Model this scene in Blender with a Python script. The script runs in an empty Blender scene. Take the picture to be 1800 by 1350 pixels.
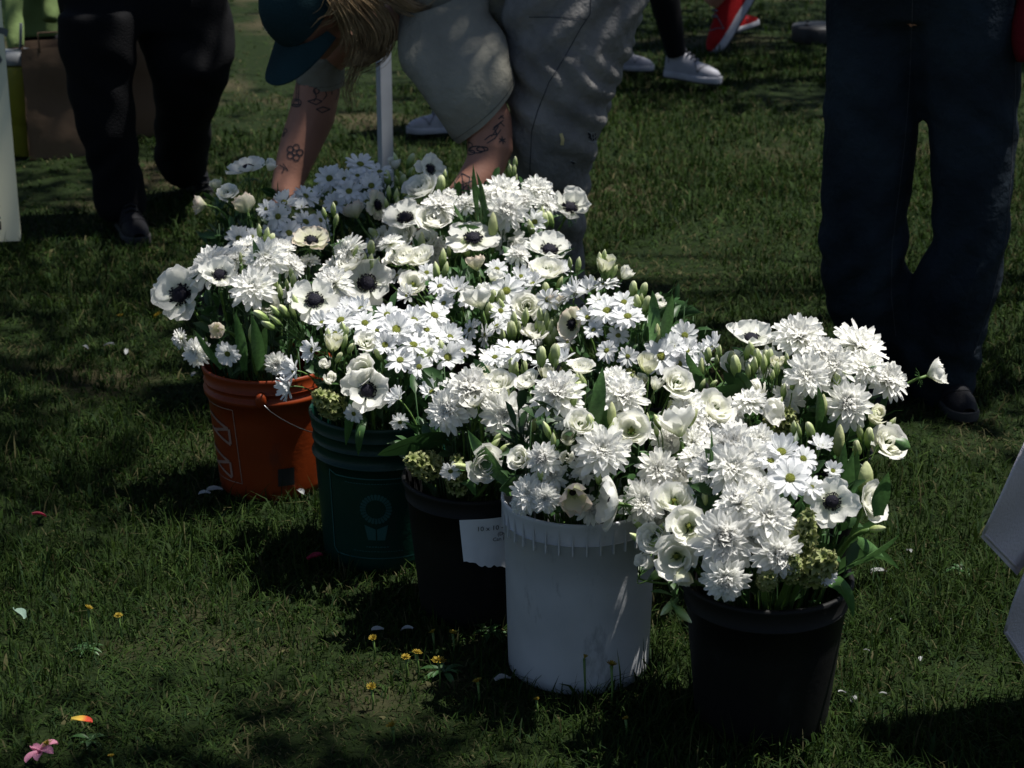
import bpy, bmesh, math, random
import numpy as np
from mathutils import Vector, Matrix, Quaternion, noise
from mathutils.bvhtree import BVHTree
random.seed(7); np.random.seed(7)
sc = bpy.context.scene
COL = sc.collection
# ------------------------------------------------------------------ camera, sky, sun, exposure
PITCH = math.radians(18.9); CAMH = 1.464; FPX = 3600.0
cam_d = bpy.data.cameras.new('camera'); cam = bpy.data.objects.new('camera', cam_d); COL.objects.link(cam)
cam.location = (0, 0, CAMH); cam.rotation_euler = (math.radians(90) - PITCH, 0, 0)
cam_d.sensor_width = 36; cam_d.lens = 36 * FPX / 1800; cam_d.clip_start = 0.05; cam_d.clip_end = 400
cam_d.dof.use_dof = True; cam_d.dof.focus_distance = 3.25; cam_d.dof.aperture_fstop = 10.0
sc.camera = cam
SUN_AZ = math.radians(78); SUN_EL = math.radians(71)     # azimuth from +Y towards +X
TOSUN = Vector((math.sin(SUN_AZ) * math.cos(SUN_EL), math.cos(SUN_AZ) * math.cos(SUN_EL), math.sin(SUN_EL)))
world = bpy.data.worlds.new('World'); sc.world = world; world.use_nodes = True
wn = world.node_tree.nodes; wl = world.node_tree.links
bg = wn['Background']; sky = wn.new('ShaderNodeTexSky'); sky.sky_type = 'NISHITA'; sky.sun_disc = False
sky.sun_elevation = SUN_EL; sky.sun_rotation = SUN_AZ; sky.altitude = 200
wl.new(sky.outputs[0], bg.inputs[0]); bg.inputs[1].default_value = 0.05
sun_d = bpy.data.lights.new('sun', 'SUN'); sun_d.energy = 5.0; sun_d.angle = math.radians(0.53); sun_d.color = (1.0, 0.965, 0.90)
sun = bpy.data.objects.new('sun', sun_d); COL.objects.link(sun)
sun.rotation_euler = (-TOSUN).to_track_quat('-Z', 'Y').to_euler(); sun.location = TOSUN * 30
sc.view_settings.view_transform = 'Standard'; sc.view_settings.look = 'None'
sc.view_settings.exposure = 0.52; sc.view_settings.gamma = 1.0
sc.cycles.use_denoising = True
sc.cycles.max_bounces = 9; sc.cycles.diffuse_bounces = 5; sc.cycles.transmission_bounces = 4; sc.cycles.transparent_max_bounces = 4
sc.cycles.sample_clamp_indirect = 4.0
# ------------------------------------------------------------------ helpers: picture position -> place
FWD = Vector((0, math.cos(PITCH), -math.sin(PITCH))); UPV = Vector((0, math.sin(PITCH), math.cos(PITCH))); CAMP = Vector((0, 0, CAMH))
def ray(px, py): return (FWD * FPX + Vector((1, 0, 0)) * (px - 900) + UPV * (675 - py)).normalized()
def at(px, py, Y):
    d = ray(px, py); return CAMP + d * (Y / d.y)
def gnd(px, py, z=0.0):
    d = ray(px, py); return CAMP + d * ((z - CAMH) / d.z)
def ppm(p): return FPX / ((p - CAMP).dot(FWD))
def proj(p):
    v = p - CAMP; z = v.dot(FWD); return 900 + FPX * v.x / z, 675 - FPX * v.dot(UPV) / z
def lerp(a, b, t): return a + (b - a) * t
def sm(t): t = max(0, min(1, t)); return t * t * (3 - 2 * t)
def curve_at(xs, ys, t): return float(np.interp(t, xs, ys))
# ------------------------------------------------------------------ helpers: meshes and objects
def mesh(name, vs, fs, smooth=True):
    m = bpy.data.meshes.new(name); m.from_pydata([tuple(v) for v in vs], [], fs)
    if smooth: m.polygons.foreach_set('use_smooth', [True] * len(m.polygons))
    m.update(); return m
def setmat(m, *mats):
    for x in mats: m.materials.append(x)
    return m
def obj(name, me, parent=None, mat=None, kind=None):
    o = bpy.data.objects.new(name, me); COL.objects.link(o)
    if mat is not None and me is not None and not me.materials: me.materials.append(mat)
    if parent is not None: o.parent = parent
    if kind: o['kind'] = kind
    return o
def tag(o, label, cat, group=None):
    o['label'] = label; o['category'] = cat
    if group: o['group'] = group
    return o
def empty(name, loc=(0, 0, 0), label=None, cat=None, group=None):
    o = bpy.data.objects.new(name, None); COL.objects.link(o); o.location = loc; o.empty_display_size = 0.05
    if label: tag(o, label, cat, group)
    return o
class G:
    """collects geometry"""
    def __init__(s): s.v = []; s.f = []; s.mi = []
    def add(s, vs, fs, mi=0):
        b = len(s.v); s.v += [Vector(v) for v in vs]; s.f += [tuple(i + b for i in f) for f in fs]; s.mi += [mi] * len(fs); return s
    def grid(s, fn, nu, nv, mi=0, closed_u=False):
        vs = [fn(i / (nu if closed_u else nu - 1), j / (nv - 1)) for j in range(nv) for i in range(nu)]
        fs = []
        for j in range(nv - 1):
            for i in range(nu if closed_u else nu - 1):
                a = j * nu + i; b = j * nu + (i + 1) % nu; fs.append((a, b, b + nu, a + nu))
        return s.add(vs, fs, mi)
    def box(s, c, hx, hy, hz, mi=0, M=None):
        vs = [Vector((sx * hx, sy * hy, sz * hz)) for sz in (-1, 1) for sy in (-1, 1) for sx in (-1, 1)]
        if M is not None: vs = [M @ v for v in vs]
        vs = [v + Vector(c) for v in vs]
        return s.add(vs, [(0, 2, 3, 1), (4, 5, 7, 6), (0, 1, 5, 4), (2, 6, 7, 3), (0, 4, 6, 2), (1, 3, 7, 5)], mi)
    def tube(s, pts, rad, n=6, mi=0, cap=True):
        pts = [Vector(p) for p in pts]; k = len(pts)
        if not isinstance(rad, (list, tuple)): rad = [rad] * k
        t0 = (pts[1] - pts[0]).normalized(); a = t0.orthogonal().normalized(); base = len(s.v); vs = []; fs = []
        for i, p in enumerate(pts):
            t = (pts[min(i + 1, k - 1)] - pts[max(i - 1, 0)]).normalized()
            a = (a - t * a.dot(t)).normalized(); b = t.cross(a)
            for q in range(n):
                w = 2 * math.pi * q / n; vs.append(p + (a * math.cos(w) + b * math.sin(w)) * rad[i])
        for i in range(k - 1):
            for q in range(n):
                fs.append((i * n + q, i * n + (q + 1) % n, (i + 1) * n + (q + 1) % n, (i + 1) * n + q))
        if cap: fs.append(tuple(range(n - 1, -1, -1))); fs.append(tuple((k - 1) * n + q for q in range(n)))
        return s.add(vs, fs, mi)
    def loft(s, rings, n=18, side=(1, 0, 0), mi=0, p=2.0):
        """rings: (centre, half width along side, half depth); superellipse power p"""
        side = Vector(side); k = len(rings); vs = []; fs = []
        for i, (c, a, b) in enumerate(rings):
            t = (Vector(rings[min(i + 1, k - 1)][0]) - Vector(rings[max(i - 1, 0)][0])).normalized()
            sx = (side - t * side.dot(t)).normalized(); sy = t.cross(sx)
            for q in range(n):
                w = 2 * math.pi * q / n; cx = math.cos(w); cy = math.sin(w)
                cx = math.copysign(abs(cx) ** (2 / p), cx); cy = math.copysign(abs(cy) ** (2 / p), cy)
                vs.append(Vector(c) + sx * (a * cx) + sy * (b * cy))
        for i in range(k - 1):
            for q in range(n): fs.append((i * n + q, i * n + (q + 1) % n, (i + 1) * n + (q + 1) % n, (i + 1) * n + q))
        fs.append(tuple(range(n - 1, -1, -1))); fs.append(tuple((k - 1) * n + q for q in range(n)))
        return s.add(vs, fs, mi)
    def ball(s, c, rx, ry, rz, nu=12, nv=8, mi=0, M=None):
        c = Vector(c)
        def fn(u, v):
            a = 2 * math.pi * u; b = math.pi * (v * 0.998 + 0.001)
            q = Vector((rx * math.cos(a) * math.sin(b), ry * math.sin(a) * math.sin(b), -rz * math.cos(b)))
            return c + (M @ q if M is not None else q)
        return s.grid(fn, nu, nv, mi, closed_u=True)
    def mesh(s, name, *mats, smooth=True):
        m = mesh(name, s.v, s.f, smooth)
        for x in mats: m.materials.append(x)
        if len(mats) > 1: m.polygons.foreach_set('material_index', s.mi)
        return m
def smoothpath(pts, n=8):
    """Catmull-Rom through points (tuples of any floats)"""
    P = [np.array(p, float) for p in pts]; out = []
    for i in range(len(P) - 1):
        p0 = P[max(i - 1, 0)]; p1 = P[i]; p2 = P[i + 1]; p3 = P[min(i + 2, len(P) - 1)]
        for k in range(n):
            t = k / n
            out.append(0.5 * ((2 * p1) + (-p0 + p2) * t + (2 * p0 - 5 * p1 + 4 * p2 - p3) * t * t + (-p0 + 3 * p1 - 3 * p2 + p3) * t ** 3))
    out.append(P[-1]); return out
def fused(g, name, voxel=0.01, smooth=6, fac=0.5):
    """voxel-fuse overlapping lofts into one continuous surface"""
    o = bpy.data.objects.new('tmp', g.mesh('tmp')); COL.objects.link(o)
    r = o.modifiers.new('r', 'REMESH'); r.mode = 'VOXEL'; r.voxel_size = voxel
    if smooth:
        q = o.modifiers.new('s', 'SMOOTH'); q.iterations = smooth; q.factor = fac
    dg = bpy.context.evaluated_depsgraph_get()
    m = bpy.data.meshes.new_from_object(o.evaluated_get(dg)); m.name = name; m.materials.clear()
    old = o.data; bpy.data.objects.remove(o); bpy.data.meshes.remove(old)
    m.polygons.foreach_set('use_smooth', [True] * len(m.polygons)); return m
def displace(m, fn):
    """move each vertex along its normal by fn(co)"""
    n = len(m.vertices); nr = [v.normal.copy() for v in m.vertices]
    for i, v in enumerate(m.vertices): v.co = v.co + nr[i] * fn(v.co)
    m.update(); return m
def textmesh(s, size, align='LEFT', shear=0.0):
    c = bpy.data.curves.new('t', 'FONT'); c.body = s; c.size = size; c.align_x = align; c.shear = shear; c.resolution_u = 2
    o = bpy.data.objects.new('t', c); COL.objects.link(o); dg = bpy.context.evaluated_depsgraph_get()
    m = bpy.data.meshes.new_from_object(o.evaluated_get(dg)); bpy.data.objects.remove(o); bpy.data.curves.remove(c); m.materials.clear(); return m
# ------------------------------------------------------------------ materials
def nt(name):
    m = bpy.data.materials.new(name); m.use_nodes = True; return m, m.node_tree.nodes, m.node_tree.links
def mat(name, col, rough=0.7, spec=0.3, var=0.15, scale=20.0, bump=0.0, bscale=60.0, trans=0.0, tcol=None, obvar=0.0, metal=0.0, col2=None, detail=3.0, coat=0.0):
    m, N, L = nt(name); b = N['Principled BSDF']; out = N['Material Output']
    b.inputs['Roughness'].default_value = rough; b.inputs['Specular IOR Level'].default_value = spec; b.inputs['Metallic'].default_value = metal
    tc = N.new('ShaderNodeTexCoord'); nz = N.new('ShaderNodeTexNoise'); nz.inputs['Scale'].default_value = scale; nz.inputs['Detail'].default_value = detail
    L.new(tc.outputs['Object'], nz.inputs['Vector'])
    mx = N.new('ShaderNodeMix'); mx.data_type = 'RGBA'
    c2 = col2 if col2 else tuple(min(1, c * (1 + var * 2)) for c in col); c1 = col if col2 else tuple(c * (1 - var) for c in col)
    rp = N.new('ShaderNodeMapRange'); rp.inputs[1].default_value = 0.3; rp.inputs[2].default_value = 0.7; L.new(nz.outputs[0], rp.inputs[0]); L.new(rp.outputs[0], mx.inputs[0])
    mx.inputs[6].default_value = (*c1, 1); mx.inputs[7].default_value = (*c2, 1); colout = mx.outputs[2]
    if obvar:
        oi = N.new('ShaderNodeObjectInfo'); hs = N.new('ShaderNodeHueSaturation'); mr = N.new('ShaderNodeMapRange')
        mr.inputs[3].default_value = 1 - obvar; mr.inputs[4].default_value = 1 + obvar; L.new(oi.outputs['Random'], mr.inputs[0]); L.new(mr.outputs[0], hs.inputs['Value']); L.new(colout, hs.inputs['Color']); colout = hs.outputs[0]
    L.new(colout, b.inputs['Base Color'])
    if bump:
        n2 = N.new('ShaderNodeTexNoise'); n2.inputs['Scale'].default_value = bscale; n2.inputs['Detail'].default_value = 4; L.new(tc.outputs['Object'], n2.inputs['Vector'])
        bp = N.new('ShaderNodeBump'); bp.inputs['Strength'].default_value = bump; bp.inputs['Distance'].default_value = 0.01; L.new(n2.outputs[0], bp.inputs['Height']); L.new(bp.outputs[0], b.inputs['Normal'])
    if trans:
        t = N.new('ShaderNodeBsdfTranslucent'); ms = N.new('ShaderNodeMixShader'); ms.inputs[0].default_value = trans
        if tcol: t.inputs[0].default_value = (*tcol, 1)
        else: L.new(colout, t.inputs[0])
        L.new(b.outputs[0], ms.inputs[1]); L.new(t.outputs[0], ms.inputs[2]); L.new(ms.outputs[0], out.inputs[0])
    return m
def ramp_mat(name, stops, axis='Z', rough=0.6, trans=0.0, lo=0.0, hi=1.0, obvar=0.09, streak=0.0, sscale=30):
    """colour along a local axis of the piece (the petal's own colouring), with fine veins"""
    m, N, L = nt(name); b = N['Principled BSDF']; out = N['Material Output']; b.inputs['Roughness'].default_value = rough; b.inputs['Specular IOR Level'].default_value = 0.25
    at_ = N.new('ShaderNodeAttribute'); at_.attribute_name = 'tt'
    cr = N.new('ShaderNodeValToRGB'); e = cr.color_ramp.elements
    while len(e) < len(stops): e.new(0.5)
    for q, (p, c) in zip(e, stops): q.position = p; q.color = (*c, 1)
    L.new(at_.outputs['Fac'], cr.inputs[0]); colout = cr.outputs[0]
    oi = N.new('ShaderNodeObjectInfo'); hs = N.new('ShaderNodeHueSaturation'); mr = N.new('ShaderNodeMapRange')
    mr.inputs[3].default_value = 1 - obvar; mr.inputs[4].default_value = 1 + obvar * 0.6; L.new(oi.outputs['Random'], mr.inputs[0]); L.new(mr.outputs[0], hs.inputs['Value']); L.new(colout, hs.inputs['Color']); colout = hs.outputs[0]
    L.new(colout, b.inputs['Base Color'])
    if streak:
        tc = N.new('ShaderNodeTexCoord'); nz = N.new('ShaderNodeTexNoise'); nz.inputs['Scale'].default_value = sscale; nz.inputs['Detail'].default_value = 3
        L.new(tc.outputs['Object'], nz.inputs[0]); bp = N.new('ShaderNodeBump'); bp.inputs['Strength'].default_value = streak; bp.inputs['Distance'].default_value = 0.02; L.new(nz.outputs[0], bp.inputs['Height']); L.new(bp.outputs[0], b.inputs['Normal'])
    if trans:
        t = N.new('ShaderNodeBsdfTranslucent'); ms = N.new('ShaderNodeMixShader'); ms.inputs[0].default_value = trans; L.new(colout, t.inputs[0])
        L.new(b.outputs[0], ms.inputs[1]); L.new(t.outputs[0], ms.inputs[2]); L.new(ms.outputs[0], out.inputs[0])
    return m
def settt(m, vals):
    a = m.attributes.new('tt', 'FLOAT', 'POINT'); a.data.foreach_set('value', [float(v) for v in vals]); return m
# ------------------------------------------------------------------ lawn
BUCK = {  # key: (px, Y, rim height, top radius, base radius, dome rx, dome rz, phrase)
 'A': (470, 3.68, .250, .120, .098, .185, .235, 'the orange bucket'),
 'B': (668, 3.36, .272, .120, .104, .185, .205, 'the green bucket'),
 'C': (838, 3.12, .240, .118, .094, .170, .215, 'the tagged black bucket'),
 'D': (1020, 2.91, .288, .118, .110, .165, .205, 'the white bucket'),
 'E': (1348, 2.72, .240, .120, .096, .200, .215, 'the front black bucket'),
 'F': (1405, 3.24, .240, .118, .096, .200, .215, 'the bucket before blue jeans'),
 'G': (1130, 3.56, .240, .118, .096, .175, .210, 'the bucket behind the white'),
 'K': (880, 3.80, .240, .118, .096, .235, .200, 'the middle bucket'),
 'H': (850, 4.24, .240, .118, .096, .235, .250, 'the bucket below grey jeans'),
 'I': (640, 4.40, .240, .118, .096, .160, .245, 'the rear daisy bucket'),
 'J': (450, 4.20, .240, .118, .096, .165, .245, 'the rear corner bucket'),
}
for k, b in BUCK.items():
    Y = b[1]; X = (b[0] - 900) / FPX * ((Y) * math.cos(PITCH) + (CAMH - b[2]) * math.sin(PITCH)); BUCK[k] = dict(c=Vector((X, Y, 0)), h=b[2], rt=b[3], rb=b[4], rx=b[5], rz=b[6], ph=b[7])
def ghump(x, y): return 0.012 * (noise.noise((x * 1.3, y * 1.3, 0)) + 0.5 * noise.noise((x * 4, y * 4, 3)))
m_, N, L = nt('soil_and_thatch'); b = N['Principled BSDF']; b.inputs['Roughness'].default_value = 0.95; b.inputs['Specular IOR Level'].default_value = 0.1
tc = N.new('ShaderNodeTexCoord'); n1 = N.new('ShaderNodeTexNoise'); n1.inputs['Scale'].default_value = 9; n1.inputs['Detail'].default_value = 6
n2 = N.new('ShaderNodeTexNoise'); n2.inputs['Scale'].default_value = 1.3; n2.inputs['Detail'].default_value = 4
n1.inputs['Scale'].default_value = 38; n1.inputs['Roughness'].default_value = .7
for n in (n1, n2): L.new(tc.outputs['Object'], n.inputs['Vector'])
c1 = N.new('ShaderNodeValToRGB'); c1.color_ramp.elements[0].color = (0.006, 0.012, 0.003, 1); c1.color_ramp.elements[1].color = (0.018, 0.030, 0.008, 1); c1.color_ramp.elements[0].position = .35; c1.color_ramp.elements[1].position = .7
L.new(n1.outputs[0], c1.inputs[0])
c2 = N.new('ShaderNodeValToRGB'); c2.color_ramp.elements[0].position = .56; c2.color_ramp.elements[1].position = .66; L.new(n2.outputs[0], c2.inputs[0])
mx = N.new('ShaderNodeMix'); mx.data_type = 'RGBA'; L.new(c2.outputs[0], mx.inputs[0]); L.new(c1.outputs[0], mx.inputs[6]); mx.inputs[7].default_value = (0.055, 0.046, 0.026, 1)
L.new(mx.outputs[2], b.inputs['Base Color']); bp = N.new('ShaderNodeBump'); bp.inputs['Strength'].default_value = .8; bp.inputs['Distance'].default_value = .02; L.new(n1.outputs[0], bp.inputs['Height']); L.new(bp.outputs[0], b.inputs['Normal'])
g = G()
xs = [-200, -60, -20] + list(np.linspace(-8, 8, 81)) + [20, 60, 200]; ys = [-40, -10] + list(np.linspace(0, 18, 91)) + [30, 80, 350]
g.add([(x, y, ghump(x, y) if abs(x) < 8.1 and -1 < y < 18.1 else 0) for y in ys for x in xs], [(j * len(xs) + i, j * len(xs) + i + 1, (j + 1) * len(xs) + i + 1, (j + 1) * len(xs) + i) for j in range(len(ys) - 1) for i in range(len(xs) - 1)])
obj('ground', g.mesh('ground', m_), kind='structure')
# bare earth and thin places: (px, py, radius m)
BARE = [(480, 130, .5, 1.1), (430, 30, .8, 1.3), (1250, 470, .35, .2), (1180, 430, .25, .15), (480, 1290, .09, .3), (330, 580, .2, .45), (1640, 1190, .12, .4), (700, 60, .35, .6), (1370, 165, .25, .5), (60, 320, .4, .7), (300, 700, .18, .5)]
BAREP = [(gnd(x, y), r, s) for x, y, r, s in BARE]
def grass_density(x, y):
    n = noise.noise((x * 1.1 + 5, y * 1.1, 1.7)); d = 0.72 + 0.5 * n + 0.35 * noise.noise((x * 4.5, y * 4.5, 9))
    for p, r, s in BAREP:
        q = ((x - p.x) ** 2 + (y - p.y) ** 2) / (r * r)
        if q < 4: d -= s * math.exp(-q * 1.2)
    return d
def grass():
    rng = np.random.default_rng(11); P = []
    bands = [(2.2, 3.4, 40000), (3.4, 4.6, 24000), (4.6, 6.5, 17000), (6.5, 8.5, 8000), (8.5, 13.0, 2600)]
    for y0, y1, den in bands:
        hw = 0.28 * y1 + 0.35; n = int((y1 - y0) * 2 * hw * den)
        x = rng.uniform(-hw, hw, n); y = rng.uniform(y0, y1, n)
        keep = np.abs(x) < 0.28 * y + 0.35; x = x[keep]; y = y[keep]; P.append(np.stack([x, y, np.full_like(x, (y0 + y1) / 2)], 1))
    P = np.concatenate(P)
    # coarse density lookup
    gx = np.arange(-5, 5.01, .05); gy = np.arange(2, 13.2, .05)
    D = np.array([[grass_density(x, y) for x in gx] for y in gy]); Hn = np.array([[noise.noise((x * 2.2, y * 2.2, 20)) for x in gx] for y in gy])
    ix = np.clip(((P[:, 0] + 5) / .05).astype(int), 0, len(gx) - 1); iy = np.clip(((P[:, 1] - 2) / .05).astype(int), 0, len(gy) - 1)
    dens = D[iy, ix]; hn = Hn[iy, ix]
    keep = rng.uniform(0, 1, len(P)) < np.clip(dens, np.where(P[:, 1] > 5.2, .10, .58), 1.0)
    near = np.zeros(len(P))
    for bk in BUCK.values():
        r = np.hypot(P[:, 0] - bk['c'].x, P[:, 1] - bk['c'].y); keep &= r > bk['rb'] + 0.004; near = np.maximum(near, np.clip(1 - (r - bk['rb']) / .10, 0, 1))
    P = P[keep]; hn = hn[keep]; near = near[keep]; dens = dens[keep]; n = len(P)
    far = np.clip((P[:, 1] - 3) / 7, 0, 1)
    h = rng.gamma(5.0, 0.0050, n) * (1 + 0.55 * hn) * (0.75 + 0.35 * np.clip(dens, 0, 1)); h *= 1 + 0.45 * near * rng.uniform(0, 1, n); h = np.clip(h, .007, .085)
    w = rng.uniform(.0007, .0016, n) * (1 + 1.7 * far)
    broad = rng.uniform(0, 1, n) < 0.05; w = np.where(broad, w * 3.0, w); h = np.where(broad, h * .75, h)
    a = rng.uniform(0, 2 * math.pi, n); sx = np.cos(a); sy = np.sin(a)
    lean = rng.beta(1.9, 2.0, n) * 1.6; lean = np.where(dens < .5, lean * .6 + .75, lean); dirang = a + math.pi / 2 + rng.normal(0, .5, n); lx = np.cos(dirang); ly = np.sin(dirang)
    gz = np.array([ghump(x, y) for x, y in P[:, :2]]) - .003
    def pt(t, curl, off):
        ang = lean * curl; r = h * t * np.sin(ang); z = h * t * np.cos(ang) + .002
        return np.stack([P[:, 0] + lx * r + sx * w * off, P[:, 1] + ly * r + sy * w * off, gz + z], 1)
    V = np.stack([pt(0, 0, -1), pt(0, 0, 1), pt(.55, .7, -.85), pt(.55, .7, .85), pt(1.0, 1.1, 0)], 1).reshape(-1, 3)
    base = np.arange(n) * 5
    loops = np.stack([base, base + 1, base + 3, base + 2, base + 2, base + 3, base + 4], 1).reshape(-1)
    m = bpy.data.meshes.new('grass'); m.vertices.add(n * 5); m.vertices.foreach_set('co', V.astype(np.float32).reshape(-1))
    m.loops.add(n * 7); m.loops.foreach_set('vertex_index', loops.astype(np.int32)); m.polygons.add(n * 2)
    ls = np.stack([np.arange(n) * 7, np.arange(n) * 7 + 4], 1).reshape(-1); m.polygons.foreach_set('loop_start', ls.astype(np.int32))
    # blade colours: fresh, blue-green, straw
    r = rng.uniform(0, 1, n)[:, None]; c = np.where(r < .5, [[.032, .069, .011]], np.where(r < .82, [[.048, .084, .015]], [[.021, .053, .014]]))
    dry = (rng.uniform(0, 1, n) < np.clip((P[:, 1] - 3.6) * .03, 0, .06) + np.where(hn < -.15, np.where(dens < .5, .34, .12), .045))[:, None]; c = np.where(dry, [[.12, .115, .05]], c)
    c = c * rng.uniform(.32, .74, n)[:, None]; c = np.repeat(c, 5, 0); c = np.concatenate([c, np.ones((len(c), 1))], 1)
    m.update(calc_edges=True); at_ = m.attributes.new('col', 'FLOAT_COLOR', 'POINT'); at_.data.foreach_set('color', c.astype(np.float32).reshape(-1))
    mt, N, L = nt('grass_blade'); b = N['Principled BSDF']; b.inputs['Roughness'].default_value = .7; b.inputs['Specular IOR Level'].default_value = .12
    q = N.new('ShaderNodeAttribute'); q.attribute_name = 'col'; L.new(q.outputs['Color'], b.inputs['Base Color'])
    t = N.new('ShaderNodeBsdfTranslucent'); L.new(q.outputs['Color'], t.inputs[0]); ms = N.new('ShaderNodeMixShader'); ms.inputs[0].default_value = .3
    L.new(b.outputs[0], ms.inputs[1]); L.new(t.outputs[0], ms.inputs[2]); L.new(ms.outputs[0], N['Material Output'].inputs[0])
    m.materials.append(mt); o = obj('grass', m, kind='stuff'); o['label'] = 'short trampled lawn grass with straw and weeds'; o['category'] = 'grass'
    print('grass blades', n)
grass()
# ------------------------------------------------------------------ buckets
def plastic(name, col, rough=.45, bump=.05):
    m = plastic_(name, col, rough, bump); N = m.node_tree.nodes; L = m.node_tree.links; b = N['Principled BSDF']; src = b.inputs['Base Color'].links[0].from_socket
    tc = N.new('ShaderNodeTexCoord'); mp = N.new('ShaderNodeMapping'); mp.inputs['Scale'].default_value = (1, 1, .35); L.new(tc.outputs['Object'], mp.inputs[0])
    n = N.new('ShaderNodeTexNoise'); n.inputs['Scale'].default_value = 26; n.inputs['Detail'].default_value = 9; n.inputs['Roughness'].default_value = .72; L.new(mp.outputs[0], n.inputs['Vector'])
    r = N.new('ShaderNodeValToRGB'); r.color_ramp.elements[0].position = .57; r.color_ramp.elements[1].position = .66; r.color_ramp.elements[1].color = (.55, .55, .55, 1); L.new(n.outputs[0], r.inputs[0])
    x = N.new('ShaderNodeMix'); x.data_type = 'RGBA'; L.new(r.outputs[0], x.inputs[0]); L.new(src, x.inputs[6]); x.inputs[7].default_value = tuple(c * .45 + .03 * max(col) + .012 for c in col) + (1,); L.new(x.outputs[2], b.inputs['Base Color']); return m
def plastic_(name, col, rough=.45, bump=.05): return mat(name, col, rough=rough, spec=.25, var=.12, scale=6, bump=bump, bscale=90)
M_OR = plastic('orange_plastic', (.19, .029, .005)); M_GR = plastic('green_plastic', (.0028, .026, .018), .4); M_BK = plastic('black_plastic', (.003, .003, .0033), .6); M_WH = plastic('white_plastic', (.42, .43, .45), .4)
M_WATER = mat('bucket_water', (.02, .03, .02), rough=.05, spec=.5, var=.1)
M_WIRE = mat('steel_wire', (.18, .18, .18), rough=.35, metal=1.0); M_INKW = mat('white_print', (.22, .13, .10), rough=.6); M_INKG = mat('pale_green_print', (.018, .07, .066), rough=.5); M_INKK = mat('black_print', (.02, .02, .02), rough=.6)
def lathe(prof, n=56):
    """prof: closed (r, z) chain outside then inside"""
    g = G(); vs = []; fs = []; k = len(prof)
    for r, z in prof:
        for q in range(n): w = 2 * math.pi * q / n; vs.append((r * math.cos(w), r * math.sin(w), z))
    for i in range(k - 1):
        for q in range(n): fs.append((i * n + q, i * n + (q + 1) % n, (i + 1) * n + (q + 1) % n, (i + 1) * n + q))
    fs.append(tuple(range(n - 1, -1, -1))); fs.append(tuple((k - 1) * n + q for q in range(n))); return g.add(vs, fs)
def wrap(bk, m, ang0, z0, off=.0012):
    """lay a flat mesh (x along the arc, y up) onto the bucket wall; ang0 is the direction its middle faces"""
    for v in m.vertices:
        z = z0 + v.co.y; r = lerp(bk['rb'], bk['rt'], z / bk['h']) + off + v.co.z; a = ang0 + v.co.x / r; v.co = (r * math.cos(a), r * math.sin(a), z)
    m.update(); return m
def strokes(polys, w):
    """flat ribbons along polylines, subdivided"""
    g = G()
    for pl in polys:
        P = []
        for a, b in zip(pl[:-1], pl[1:]):
            n = max(1, int(math.dist(a, b) / .006)); P += [(lerp(a[0], b[0], i / n), lerp(a[1], b[1], i / n)) for i in range(n)]
        P.append(pl[-1]); vs = []
        for i, p in enumerate(P):
            q0 = P[max(i - 1, 0)]; q1 = P[min(i + 1, len(P) - 1)]; d = Vector((q1[0] - q0[0], q1[1] - q0[1])).normalized(); nx, ny = -d.y * w / 2, d.x * w / 2
            vs += [(p[0] + nx, p[1] + ny, 0), (p[0] - nx, p[1] - ny, 0)]
        g.add(vs, [(2 * i, 2 * i + 1, 2 * i + 3, 2 * i + 2) for i in range(len(P) - 1)])
    return g
def patch(poly_fn, nu, nv):
    g = G(); g.grid(lambda u, v: (*poly_fn(u, v), 0), nu, nv); return g
def bucket_base(key, name, label, m, ridges, lip=.004, group='flower buckets on the lawn', inner=True):
    bk = BUCK[key]; t = .0022; h = bk['h']; R = lambda z: lerp(bk['rb'], bk['rt'], z / h)
    root = empty(name, (bk['c'].x, bk['c'].y, 0), label, 'bucket', group); root.rotation_euler.z = 0
    out = [(bk['rb'] - .006, 0.0), (bk['rb'], .006)]
    out += [(R(z), z) for z in np.linspace(.02, h * .62, 6)]
    for z0, z1, e in ridges: out += [(R(z0), z0), (R(z0) + e, z0 + .0015), (R(z1) + e, z1 - .0015), (R(z1), z1)]
    out += [(R(h) + lip, h - .006), (R(h) + lip, h - .001), (R(h) + lip * .4, h + .0012), (R(h) - t * .6, h), (R(h) - t, h - .004)]
    out += [(R(z) - t, z) for z in np.linspace(h * .9, .01, 6)] + [(.01, .008)]
    obj('wall', lathe(out).mesh('bucket_wall', m), root)
    w = lathe([(R(h * .55) - t - .001, h * .55 - .002), (.005, h * .55 - .0019)]); obj('water', w.mesh('water', M_WATER), root)
    return root, bk
# orange bucket
ro, bk = bucket_base('A', 'bucket', 'orange plastic bucket with wire bail handle and white printed panel', M_OR, [(.195, .209, .006), (.219, .224, .004)])
A0 = math.atan2(-BUCK['A']['c'].y, -BUCK['A']['c'].x)      # direction facing the camera
ea = A0 - .12; g = G(); ear = Vector((math.cos(ea), math.sin(ea), 0)); c = ear * (bk['rt'] + .004) + Vector((0, 0, .214))
g.loft([(c - ear * .006, .011, .015), (c + ear * .006, .010, .014), (c + ear * .008, .006, .009)], n=14, side=(-ear.y, ear.x, 0)); obj('handle_ear', g.mesh('ear', M_OR), ro)
ear2 = -ear; c2 = ear2 * (bk['rt'] + .004) + Vector((0, 0, .214)); g = G(); g.loft([(c2 - ear2 * .006, .011, .015), (c2 + ear2 * .006, .010, .014), (c2 + ear2 * .008, .006, .009)], n=14, side=(-ear.y, ear.x, 0)); obj('handle_ear', g.mesh('ear', M_OR), ro)
sd = Vector((-ear.y, ear.x, 0)); g = G(); pts = []
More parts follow.
